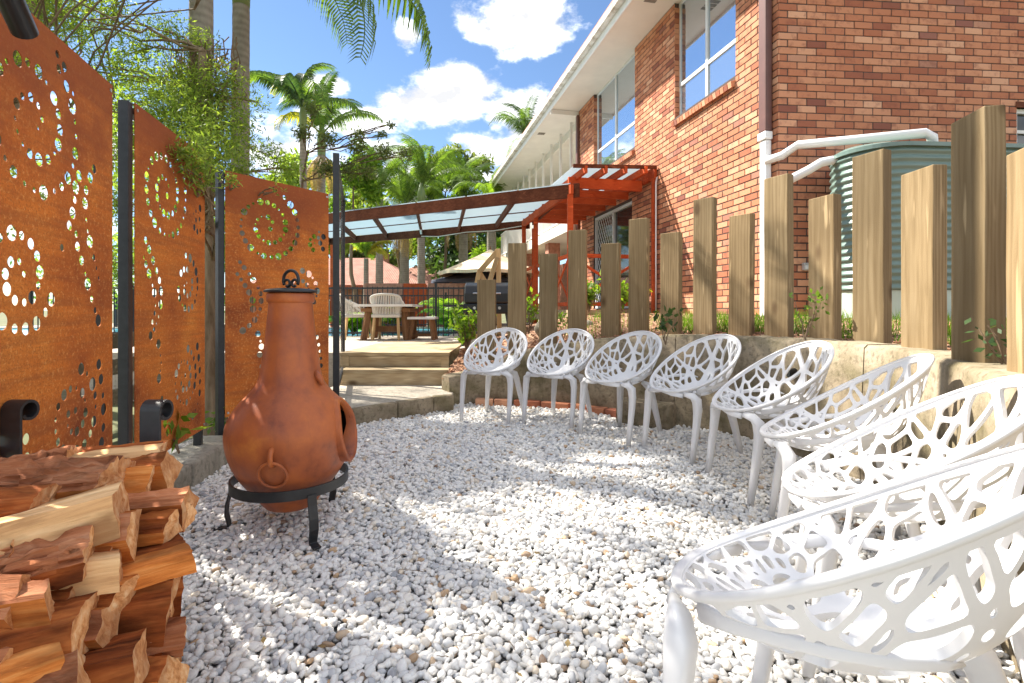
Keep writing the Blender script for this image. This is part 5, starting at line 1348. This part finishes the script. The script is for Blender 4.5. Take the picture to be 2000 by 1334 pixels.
        for i in range(k_-1):
            for k in range(N_): fs.append((1+i*N_+k, 1+(i+1)*N_+k, 1+(i+1)*N_+(k+1) % N_, 1+i*N_+(k+1) % N_))
        for k in range(N_):
            b = 1+(k_-1)*N_+k; c = 1+(k_-1)*N_+(k+1) % N_; vs_n = len(vs)
            vs += [(vs[b][0], vs[b][1], vs[b][2]-.10), (vs[c][0], vs[c][1], vs[c][2]-.10)]; fs.append((b, vs_n, vs_n+1, c))
        MB().add(vs, fs).build('canopy', M[mt], t, sharp=30)
        MB().tube([(0, 0, 0), (0, 0, ztop-.45)], .024, 10).build('pole', M['teak'], t); MB().tube([(0,0,ztop-.49), (0,0,ztop-.40)], [.03,.012], 10).build('finial', M['teak'], t)
        for k in range(n): a = 2*math.pi*k/n; MB().bar((0, 0, ztop-.56), (rad*.96*math.cos(a), rad*.96*math.sin(a), zedge-.535), .02, .02).build('rib', M['teak'], t)
        MB().lathe([(0, .0), (.28, 0), (.28, .06), (.05, .10), (0, .10)], 20).build('base', M['black_metal'], t)
    p = at(958, 500, 17.2); parasol((p.x, 17.2), 1.75, at(0, 487, 17.2).z, at(0, 532, 17.2).z, 'canvas_beige', 'cream canvas parasol beside the pool')
    p = at(930, 500, 18.8); parasol((p.x, 18.8), 1.65, at(0, 524, 18.8).z, at(0, 548, 18.8).z, 'canvas_navy', 'navy parasol behind the cream parasol')
    # neighbouring houses
    def house(p, w, d, hw, hr, lab, rz=0):
        t = thing('neighbour_house', lab, 'house', p, rz); MB().box((0, 0, hw/2), (w, d, hw)).build('wall', M['house_brick'], t); e = .5
        vs = [(-w/2-e, -d/2-e, hw), (w/2+e, -d/2-e, hw), (w/2+e, d/2+e, hw), (-w/2-e, d/2+e, hw), (-w/2+d/2-e, 0, hw+hr), (w/2-d/2+e, 0, hw+hr)]
        rf = MB().add(vs, [(0,1,5,4), (1,2,5), (2,3,4,5), (3,0,4), (3,2,1,0)]).build('roof', M['roof_tile'], t)
        MB().box((0, -d/2-e-.02, hw+.02), (w+2*e, .04, .22)).build('gutter', M['fascia_red'], t)
        for x in (-w*.28, w*.05, w*.3):
            m = MB(); m.box((x, -d/2-.01, hw*.55), (1.3, .05, 1.1)); wn = m.build('window', M['white_paint'], t); MB().box((x, -d/2-.04, hw*.55), (1.16, .02, .96)).build('pane', M['dark_glass'], wn)
        MB().box((w*.2, 0, hw+hr*.9), (.5, .5, .9)).build('chimney', M['house_brick'], rf)
    q = at(700, 560, 26); house((q.x-1.5, 30, -.4), 9, 7, 2.55, 1.9, 'neighbouring brick house with red tiled hip roof behind palms')
    q = at(840, 560, 34); house((q.x, 37, -.4), 9, 7, 2.6, 2.0, 'second neighbouring brick house with brown tiled roof beyond the pool')
    # paling fence behind the screens on the left
    t = thing('paling_fence', 'low grey timber rail fence behind the rusty screens', 'fence', (-3.6, 0, 0))
    for k in range(6): MB().box((-.05*k, .6+k*1.25, .35), (.10, .10, .95)).build('post', M['fence_board'], t)
    for z in (.18, .47, .72):
        for k in range(5): MB().bar((-.05*k-.06, .62+k*1.25, z), (-.05*(k+1)-.06, .60+(k+1)*1.25, z), .03, .15).build('rail', M['fence_board'], t)
build_patio()
# ------------------------------------------------------------------ trees and plants
def leaf_cloud(name, centers, radii, n, size, mat, parent=None, aspect=.32, flat=.8, seed=0, droop=0.0, edge=.55):
    """n leaves spread through ellipsoid clumps; each leaf one folded diamond"""
    g = np.random.default_rng(seed); C = np.asarray(centers, float); Rr = np.asarray(radii, float)
    if Rr.ndim == 1: Rr = np.stack([Rr, Rr, Rr*flat], 1)
    w = Rr.prod(1)**(2/3); k = g.choice(len(C), n, p=w/w.sum())
    d = g.normal(size=(n, 3)); d /= np.linalg.norm(d, axis=1, keepdims=True); r = g.random(n)**edge
    P = C[k]+d*r[:, None]*Rr[k]
    u = g.normal(size=(n, 3)); u[:, 2] -= droop; u /= np.linalg.norm(u, axis=1, keepdims=True)
    v = g.normal(size=(n, 3)); v -= u*(u*v).sum(1, keepdims=True); v /= np.linalg.norm(v, axis=1, keepdims=True)
    s = size*g.uniform(.6, 1.35, n)[:, None]
    A = P; B = P+u*s*.5+v*s*aspect*.5; T = P+u*s; D = P+u*s*.5-v*s*aspect*.5
    V = np.stack([A, B, T, D], 1).reshape(-1, 3); F_ = np.arange(4*n).reshape(-1, 4)
    o = mesh_np(name, V, F_, M[mat], parent)
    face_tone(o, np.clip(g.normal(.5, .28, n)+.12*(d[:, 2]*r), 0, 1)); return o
def limb(m, a, b, r0, r1, rnd, n=7, wob=.06, sides=7):
    a = Vector(a); b = Vector(b); L_ = (b-a).length; pts = []
    for k in range(n):
        t = k/(n-1); p = a.lerp(b, t); w = math.sin(math.pi*t)*wob*L_; p += Vector((rnd.uniform(-w, w), rnd.uniform(-w, w), rnd.uniform(-w, w)*.6+.25*w)); pts.append(p)
    m.tube(pts, [lerp(r0, r1, k/(n-1)) for k in range(n)], sides, cap=False); return pts
def tree(name, label, base, top, clumps, leaves, size, mat, r0=.12, bark='tree_bark', seed=0, group=None, aspect=.32, droop=0.0, flat=.8, hubs=None, lean=0.0):
    rnd = random.Random(seed); base = Vector(base); t = thing(name, label, 'tree', base, 0, group); m = MB(); top = Vector(top)-base
    tr = limb(m, (0,0,-.1), top, r0, r0*.3, rnd, 10, .014, 10)
    for (c, r) in clumps:
        c = Vector(c)-base; k = min(range(len(tr)), key=lambda i: (tr[i]-c).length+max(0, tr[i].z-c.z)*1.5); q = limb(m, tr[k], c, min(.014, r0*.3*(1-.5*k/len(tr))), .004, rnd, 7, .07, 5)
        for j in range(2): limb(m, q[rnd.randrange(3, 6)], c+Vector((rnd.uniform(-1,1), rnd.uniform(-1,1), rnd.uniform(-.7,.7)))*(r if not hasattr(r, '__len__') else r[0])*.8, .010, .003, rnd, 4, .06, 4)
    m.build('trunk', M[bark], t, smooth=True)
    C = [Vector(c)-base for c, r in clumps]; Rr = [r if hasattr(r, '__len__') else (r, r, r*flat) for c, r in clumps]
    leaf_cloud('crown', C, Rr, leaves, size, mat, t, aspect, flat, seed+1, droop); return t
FR = {}
def frond_mesh(key, L_, mat, droop, seed, nl=46, ll=.42, hang=.55):
    rnd = random.Random(seed); vs = []; fs = []; pts = []
    n = 18; z = 0; x = 0; an = R(62)
    for k in range(n+1):
        pts.append(Vector((x, 0, z))); an -= droop/n*(.4+1.2*k/n); x += math.cos(an)*L_/n; z += math.sin(an)*L_/n
    m = MB(); m.tube(pts, [lerp(.022, .004, k/n) for k in range(n+1)], 6, cap=False); vs = list(m.v); fs = list(m.f); tn = [.8]*len(fs)
    for i in range(nl):
        f = .14+.86*i/(nl-1); q = f*n; k = min(int(q), n-1); p = pts[k].lerp(pts[k+1], q-k); d = (pts[min(k+1, n)]-pts[max(k-1, 0)]).normalized()
        l = ll*(math.sin(math.pi*(.12+.80*f))**.7)*rnd.uniform(.85, 1.1); 
        for sg in (-1, 1):
            side = Vector((0, sg, 0)); dr = (side*.82+d*.45+Vector((0, 0, .12))).normalized(); tip_d = (side*.55+d*.40+Vector((0, 0, -hang*1.6*rnd.uniform(.7, 1.3)))).normalized()
            a = p; mid = p+dr*l*.45; tip = mid+tip_d*l*.6; w = d*(.017*l/ll+.004); b = len(vs)
            vs += [tuple(a-w*.5), tuple(a+w*.5), tuple(mid+w), tuple(mid-w), tuple(tip)]; fs += [(b, b+1, b+2, b+3), (b+3, b+2, b+4)]; t = rnd.random(); tn += [t, t]
    me = bpy.data.meshes.new('frond'); me.from_pydata(vs, [], fs); me.update(); me.materials.append(M[mat]); a = me.attributes.new('tone', 'FLOAT', 'FACE'); a.data.foreach_set('value', np.asarray(tn, np.float32)); FR[key] = me
def palm(label, base, h, r, fr, L_, seed, lean=(0, 0), mats=('leaf_palm',), nf=11, group=None, skirt=0, el=(-.35, 1.0), shaft=True, extra=()):
    rnd = random.Random(seed); t = thing('palm_tree', label, 'tree', base, 0, group); m = MB(); n = 26; pts = [Vector((lean[0]*(k/n)**1.6, lean[1]*(k/n)**1.6, -.1+(h+.1)*k/n)) for k in range(n+1)]
    m.tube(pts, [r*(1.12-.22*k/n)*(1+.03*(k % 2)) for k in range(n+1)], 12, cap=False); m.build('trunk', M['palm_bark'], t, smooth=True); top = pts[-1]
    if shaft: MB().tube([top-Vector((0,0,.05)), top+Vector((0,0,.35)), top+Vector((0,0,.75))], [r*.95, r*1.05, r*.35], 10).build('crown_shaft', M['leaf_palm_solid'], t, smooth=True)
    for k in range(nf):
        mt = mats[k % len(mats)]; key = (mt, round(L_, 1), k % 3)
        if key not in FR: frond_mesh(key, L_, mt, R(95+25*(k % 3)), seed+k, nl=54, ll=.20*L_+.05)
        o = bpy.data.objects.new('frond', FR[key]); COL.objects.link(o); o.parent = t; o.location = top+Vector((0, 0, .45 if shaft else .05))
        o.rotation_euler = (rnd.uniform(-.15, .15), -rnd.uniform(*el)+.15, 2*math.pi*k/nf+rnd.uniform(-.25, .25)); s = rnd.uniform(.85, 1.1); o.scale = (s, s, s)
    for (yaw, pitch, s) in extra:
        key = ('leaf_palm', round(L_, 1), 1); o = bpy.data.objects.new('frond', FR[key]); COL.objects.link(o); o.parent = t; o.location = top+Vector((0,0,.4)); o.rotation_euler = (0, pitch, yaw); o.scale = (s, s, s)
    for k in range(skirt):
        key = ('leaf_dry', round(L_*.6, 1), k % 2)
        if key not in FR: frond_mesh(key, L_*.6, 'leaf_dry', R(70), seed+50+k, nl=30, ll=.22)
        o = bpy.data.objects.new('frond', FR[key]); COL.objects.link(o); o.parent = t; o.location = top; o.rotation_euler = (0, R(100)+rnd.uniform(-.2, .2), rnd.uniform(0, 6.3))
    return t
def build_trees():
    m = NT('leaf_palm_solid'); m.color((.16,.22,.08)).set(rough=.5); M['leaf_palm_solid'] = m.mat
    rnd = random.Random(12)
    # --- feathery tree behind the screens: foliage seen in the picture
    tea = []
    for (x, y, Y, r) in ((150,50,4.6,.30), (215,25,4.8,.28), (225,130,4.4,.26), (275,95,4.6,.24), (330,60,4.7,.25), (200,205,4.2,.22), (300,180,4.3,.24), (355,150,4.5,.24), (390,90,4.7,.22), (250,280,4.2,.20), (320,260,4.3,.22), (365,230,4.2,.32), (400,270,4.0,.30), (380,180,4.4,.3), (440,160,4.5,.26), (330,210,4.2,.28), (465,240,4.4,.22), (345,330,4.0,.20),
                         (430,200,4.5,.24), (450,280,4.4,.22), (420,340,4.1,.20), (470,330,4.4,.20), (392,355,3.05,.085), (375,318,2.98,.11), (352,292,2.9,.09), (400,330,3.1,.10), (450,352,3.62,.07), (540,372,3.85,.05), (385,290,3.1,.12), (420,300,3.9,.2), (505,200,4.8,.12), (520,300,4.9,.2), (560,330,5.0,.2), (480,400,4.6,.2), (180,300,4.6,.25), (225,400,4.8,.3), (235,520,5.0,.32), (415,450,4.6,.16), (60,120,4.4,.3), (100,20,4.2,.3)):
        tea.append((at(x, y, Y), r))
    tree('feathery_tree', 'feathery light green tree with gnarled trunk behind the steel screens', (-2.52, 4.35, 0), (-2.72, 4.5, 3.3), tea, 27000, .043, 'leaf_tea', .105, 'vine_bark', 3, None, .24, .25)
    # hanging twigs tangled round the palm trunk
    vt = thing('dry_vine', 'tangled dry brown vine hanging round a palm trunk', 'vine', (-2.95, 4.75, 0)); vm = MB()
    for k in range(60):
        a = at(rnd.uniform(330, 470), rnd.uniform(60, 150), rnd.uniform(4.5, 4.95)); b = at(rnd.uniform(320, 460), rnd.uniform(180, 380), rnd.uniform(4.4, 4.9)); O = Vector((-2.95, 4.75, 0)); limb(vm, a-O, b-O, .006, .003, rnd, 8, .14, 4)
    vm.build('stems', M['twig'], vt); C = [at(rnd.uniform(330, 450), rnd.uniform(110, 330), rnd.uniform(4.4, 4.9))-Vector((-2.95,4.75,0)) for k in range(16)]; leaf_cloud('leaves', C, [.13]*16, 2600, .035, 'leaf_dry', vt, .3, .9, 5, .6)
    # dark sparse branch reaching across in front of the clouds
    sp = [(at(x, y, Y), r) for x, y, Y, r in ((610,215,5.6,.10), (640,270,5.6,.12), (700,290,5.5,.14), (750,295,5.4,.12), (790,300,5.4,.09), (745,262,5.4,.06), (765,245,5.4,.05), (680,330,5.5,.16), (720,335,5.5,.10), (640,330,5.6,.14), (590,260,5.7,.12), (700,262,5.5,.09))]
    tree('slender_tree', 'slender dark leaved sapling whose branch reaches over the walkway roof', (-2.75, 5.95, 0), at(600, 300, 5.8), sp, 2600, .045, 'leaf_gum', .035, 'twig', 9, None, .35, .2)
    # --- tall eucalypt whose crown stands above the picture and throws the dappled shade
    sunspots = [(1060,1000,70,22), (1040,1070,80,55), (825,1070,45,35), (730,1160,55,28), (680,1260,200,70), (1010,1200,150,90), (1250,975,60,14), (800,1005,35,8), (940,810,90,14), (955,898,60,10), (1180,850,60,15), (1250,1130,60,40), (1330,1240,90,60), (870,1310,120,40), (560,1010,30,12)]
    clumps = []; g = random.Random(40); tn = math.tan(SUN_EL); tries = 0
    while len(clumps) < 150 and tries < 6000:
        tries += 1; gx, gy = g.uniform(-2.0, 2.4), g.uniform(.7, 6.6)
        if gx > 1.15 and gy < 3.6: continue
        if gx < -.45 and gy > 4.75 and g.random() < .75: continue
        px = 1000+gx/gy*1000; py = HZ+EYE/gy*1000
        if any(((px-a)/(w*1.25))**2+((py-b)/(h*1.25))**2 < 1 for a, b, w, h in sunspots): continue
        hmin = (1.02+.605*gy)/.733+.45; hh = hmin+g.uniform(0, 1.9); k = hh/tn
        clumps.append((Vector((gx-SUN_TRAVEL.x*k, gy-SUN_TRAVEL.y*k, hh)), g.uniform(.20, .34)))
    # further unseen leaf clumps, added to shade the garden posts and the last chair
    for k in range(9):
        tgt = Vector((g.uniform(.2, 2.5), g.uniform(3.4, 5.9), g.uniform(.8, 1.7))); hh = (1.02+.605*tgt.y)/.733+g.uniform(.6, 2.6); q = (hh-tgt.z)/tn; clumps.append((Vector((tgt.x-SUN_TRAVEL.x*q, tgt.y-SUN_TRAVEL.y*q, hh)), g.uniform(.16, .26)))
    for k in range(16):
        tgt = Vector((g.uniform(.25, .85), g.uniform(.55, 1.15), g.uniform(.4, .75))); hh = 3.4+g.uniform(0, 2.2); q = (hh-tgt.z)/tn; clumps.append((Vector((tgt.x-SUN_TRAVEL.x*q, tgt.y-SUN_TRAVEL.y*q, hh)), g.uniform(.13, .2)))
    tree('eucalypt', 'tall spreading eucalypt behind the steel screens shading the pit', (-8.2, 7.2, -.1), (-5.6, 7.0, 8.8), clumps, 15000, .080, 'leaf_gum', .20, 'tree_bark', 15, None, .34, .5)
    # --- palms
    gp = 'tall palms around the pool garden'
    palm('tall palm with vine wrapped trunk behind the steel screens', (-3.02, 4.95, -.1), 9.4, .098, 12, 2.3, 60, (.06, 0), nf=9, group=gp)
    palm('tall smooth grey palm with a long frond arching into the sky', (-3.22, 6.05, -.1), 4.75, .10, 12, 2.6, 61, (.02, 0), nf=9, group=gp, extra=((R(5), R(38), 1.12), (R(-20), R(52), 1.0)))
    def pp(x, ytop, Y, r, seed, L_, lab, **k):
        p = at(x, ytop, Y); palm(lab, (p.x, Y, -.1), p.z+.1, r, 12, L_, seed, group=gp, **k)
    pp(592, 255, 11.0, .075, 62, 1.55, 'palm with upright new frond rising behind the third steel screen', nf=9, mats=('leaf_palm', 'leaf_palm', 'leaf_deep', 'leaf_palm', 'leaf_yellow'), el=(-.6, 1.1)); pp(628, 300, 12.5, .10, 63, 1.75, 'palm with drooping yellowing fronds beside the walkway roof', nf=10, mats=('leaf_palm', 'leaf_deep', 'leaf_palm', 'leaf_yellow'), skirt=5)
    pp(741, 405, 19, .14, 64, 2.6, 'palm trunk rising through the walkway view behind the patio table', nf=10, skirt=3); pp(823, 395, 20, .15, 65, 2.6, 'palm trunk rising beside the parasol behind the pool', nf=10, skirt=3); pp(715, 505, 17, .09, 66, 1.2, 'small palm with yellow hanging fronds beyond the pool', nf=11, mats=('leaf_yellow', 'leaf_bright'), shaft=False)
    pp(905, 420, 24, .22, 67, 3.0, 'dense palm behind the cream parasol', nf=14, mats=('leaf_deep', 'leaf_palm'), skirt=8); pp(790, 430, 22, .2, 68, 3.0, 'palm with brown hanging skirt beyond the pool', nf=12, mats=('leaf_deep', 'leaf_palm'), skirt=10); pp(960, 440, 21, .2, 69, 2.7, 'palm close to the far end of the house', nf=12, mats=('leaf_palm', 'leaf_bright'))
    pp(1028, 290, 30, .25, 70, 3.0, 'big dark palm showing above the house gutter', nf=15, mats=('leaf_deep', 'leaf_palm'))
    # --- background trees
    def bg(x, y, Y, rx, rz, lab, mat, n, size, seed, k=9, nm='garden_tree'):
        r_ = random.Random(seed); c = at(x, y, Y); W_ = rx/1000*Y; H_ = rz/1000*Y; cl = []
        for i in range(k): a = r_.uniform(0, 6.28); q = r_.random()**.5; cl.append((c+Vector((math.cos(a)*W_*q, r_.uniform(-.5, .5)*W_, math.sin(a)*H_*q)), r_.uniform(.28, .5)*min(W_, H_*1.3)))
        tree(nm, lab, (c.x, Y, -.1), (c.x, Y, c.z), cl, n, size, mat, .02*W_+.08, 'tree_bark', seed, 'trees beyond the pool', .4)
    bg(900, 335, 30, 62, 38, 'grey green gum tree with open crown above the walkway roof', 'leaf_gum', 2600, .32, 101, 14, 'gum_tree'); bg(780, 385, 26, 90, 40, 'leafy green tree rising behind the walkway roof', 'leaf_tea', 5200, .30, 102, 12); bg(690, 370, 18, 50, 60, 'bright green tree left of the walkway roof', 'leaf_bright', 4200, .2, 103, 10); bg(870, 375, 24, 60, 28, 'bright leafy tree just over the walkway roof', 'leaf_bright', 3600, .26, 104, 9)
    bg(780, 490, 36, 150, 60, 'dense green tree mass between the palms beyond the pool', 'leaf_tea', 7000, .42, 105, 16); bg(920, 470, 32, 110, 70, 'dark green tree behind the parasol', 'leaf_deep', 6500, .40, 106, 14); bg(680, 480, 34, 90, 70, 'pale olive tree behind the neighbouring roof', 'leaf_gum', 5000, .4, 107, 12); bg(560, 430, 22, 120, 110, 'olive tree seen between the palms and the third screen', 'leaf_tea', 6500, .3, 108, 14)
    bg(1000, 500, 28, 60, 50, 'yellow green palm like tree at the far end of the house', 'leaf_bright', 3000, .3, 109, 8)
    for i, (x, y, Y, rx, rz, mt) in enumerate(((330,470,14,170,150,'leaf_tea'), (120,430,12,190,190,'leaf_tea'), (-60,330,11,150,240,'leaf_gum'), (250,250,17,160,140,'leaf_tea'), (460,500,16,90,90,'leaf_bright'))):
        bg(x, y, Y, rx, rz, ['broad green tree behind the middle screen', 'broad leafy tree behind the first screen', 'tall olive tree beyond the first screen', 'tall pale tree rising above the screens', 'bright green shrubby tree between the screens'][i], mt, 2300, .13*Y/10, 120+i, 12)
    # --- shrubs by the pool fence
    for i, (x, y, Y, s) in enumerate(((690,600,10.8,.5), (720,612,11,.4), (768,585,16,.6), (885,590,15.0,.9), (905,575,13.5,.7), (870,610,14.0,.6))):
        p = at(x, y, Y); t = thing('broad_leaf_shrub', ['arching green plant behind the end chair', 'low green plant beside the patio table', 'small bush at the brick gate wall', 'bright banana like shrub beside the pool', 'tall bright shrub under the navy parasol', 'green shrub at the corner of the pool fence'][i], 'plant', (p.x, Y, .49), 0, 'shrubs round the pool fence')
        if ('leaf_bright', s, 'f') not in FR: frond_mesh(('leaf_bright', s, 'f'), s*1.7, 'leaf_bright', R(120), 200+i, 26, .3, .3)
        for k in range(9):
            o = bpy.data.objects.new('frond', FR[('leaf_bright', s, 'f')]); COL.objects.link(o); o.parent = t; o.rotation_euler = (0, rnd.uniform(-.5, .2), k*.7+rnd.uniform(-.3, .3))
    # --- small plants in the garden bed
    def sap(x, y, Y, h, n, size, mat, lab, seed, nm='garden_plant'):
        r_ = random.Random(seed); p = at(x, y, Y); t = thing(nm, lab, 'plant', p, 0, 'small plants in the garden bed'); m = MB(); C = []
        for k in range(max(2, n//9)):
            tip = Vector((r_.uniform(-.4, .4)*h, r_.uniform(-.4, .4)*h, h*r_.uniform(.6, 1))); limb(m, (0,0,-.08), tip, .006, .002, r_, 6, .05, 5)
            for j in range(5): C.append(tip*(.35+.65*j/4))
        m.build('stem', M['twig'], t); leaf_cloud('leaves', C, [.05+.1*h]*len(C), n, size, mat, t, .5, 1, seed)
    sap(1300,655,4.4,.24,34,.075,'leaf_deep','small dark leaved shrub at the foot of the posts',301); sap(1572,640,3.55,.26,40,.055,'leaf_palm','upright seedling with green leaves between two posts',302); sap(1985,712,1.95,.20,40,.038,'leaf_deep','dark leaved seedling at the foot of the tallest post',303)
    sap(912,672,6.5,.42,260,.085,'leaf_bright','yellow green shrub beside the top of the steps',304); sap(1150,600,7.8,.42,220,.10,'leaf_bright','glossy light green shrub in front of the red deck',305); sap(1215,598,7.6,.38,160,.10,'leaf_bright','second light green shrub in front of the red deck',306); sap(1033,640,6.3,.4,110,.07,'leaf_bright','leafy plant between the second and third posts',307); sap(1100,655,5.9,.3,60,.06,'leaf_palm','sparse plant between the third and fourth posts',308)
    sap(350,858,2.95,.16,26,.10,'leaf_bright','green strappy plant under the middle screen',309); sap(1260,585,8.0,.25,60,.07,'leaf_yellow','yellow flowering shrub by the brick wall',310); sap(420,850,3.75,.2,40,.06,'leaf_palm','low plant beside the third screen',311)
    for i, (x, y, Y, s) in enumerate(((893,752,5.62,.09), (1062,642,6.6,.13), (1150,640,6.9,.10))):
        r_ = random.Random(400+i); b = bmesh.new(); bmesh.ops.create_icosphere(b, subdivisions=3, radius=1)
        for v in b.verts: v.co *= 1+.18*math.sin(v.co.x*3+i)+.12*math.sin(v.co.y*4+2*i)+r_.uniform(-.02, .02)
        me = bpy.data.meshes.new('garden_rock'); b.to_mesh(me); b.free(); me.materials.append(M['kerb_stone']); me.polygons.foreach_set('use_smooth', [True]*len(me.polygons)); o = link('garden_rock', me); p = at(x, y, Y); o.location = p; o.scale = (s, s*.8, s*.9); tag(o, ['pale rock at the end of the wall beside the steps', 'rounded rock in the bark mulch behind the third post', 'rounded rock in the bark mulch behind the fourth post'][i], 'rock', 'rocks in the garden bed')
build_trees()
def build_litter():
    rnd = random.Random(9); m = MB()
    for k in range(70):
        x, y = rnd.uniform(-1.5, 1.5), rnd.uniform(1.3, 5)
        if not inside(PIT, x, y): continue
        z = gravel_z(x, y)+.030; a = rnd.uniform(0, 6.3); l = rnd.uniform(.02, .10); limb(m, (x, y, z), (x+l*math.cos(a), y+l*math.sin(a), z+rnd.uniform(0, .012)), .0016, .001, rnd, 5, .1, 4)
    tag(m.build('fallen_twigs', M['twig']), 'thin brown twigs fallen on the white gravel', 'twigs', kind='stuff')
    V = []; F_ = []; tn = []
    for k in range(90):
        x, y = rnd.uniform(-1.6, 1.6), rnd.uniform(1.2, 5)
        if not inside(PIT, x, y): continue
        p = Vector((x, y, gravel_z(x, y)+.032)); a = rnd.uniform(0, 6.3); l = rnd.uniform(.015, .035); u = Vector((math.cos(a), math.sin(a), rnd.uniform(-.2, .3)))*l; v = Vector((-math.sin(a), math.cos(a), rnd.uniform(-.3, .3)))*l*.3; b = len(V); V += [tuple(p), tuple(p+u*.5+v), tuple(p+u), tuple(p+u*.5-v)]; F_.append((b, b+1, b+2, b+3)); tn.append(rnd.random())
    o = mesh_np('fallen_leaves', V, F_, M['leaf_dry']); face_tone(o, tn); tag(o, 'small dry leaves scattered on the white gravel', 'leaves', kind='stuff')
build_litter()
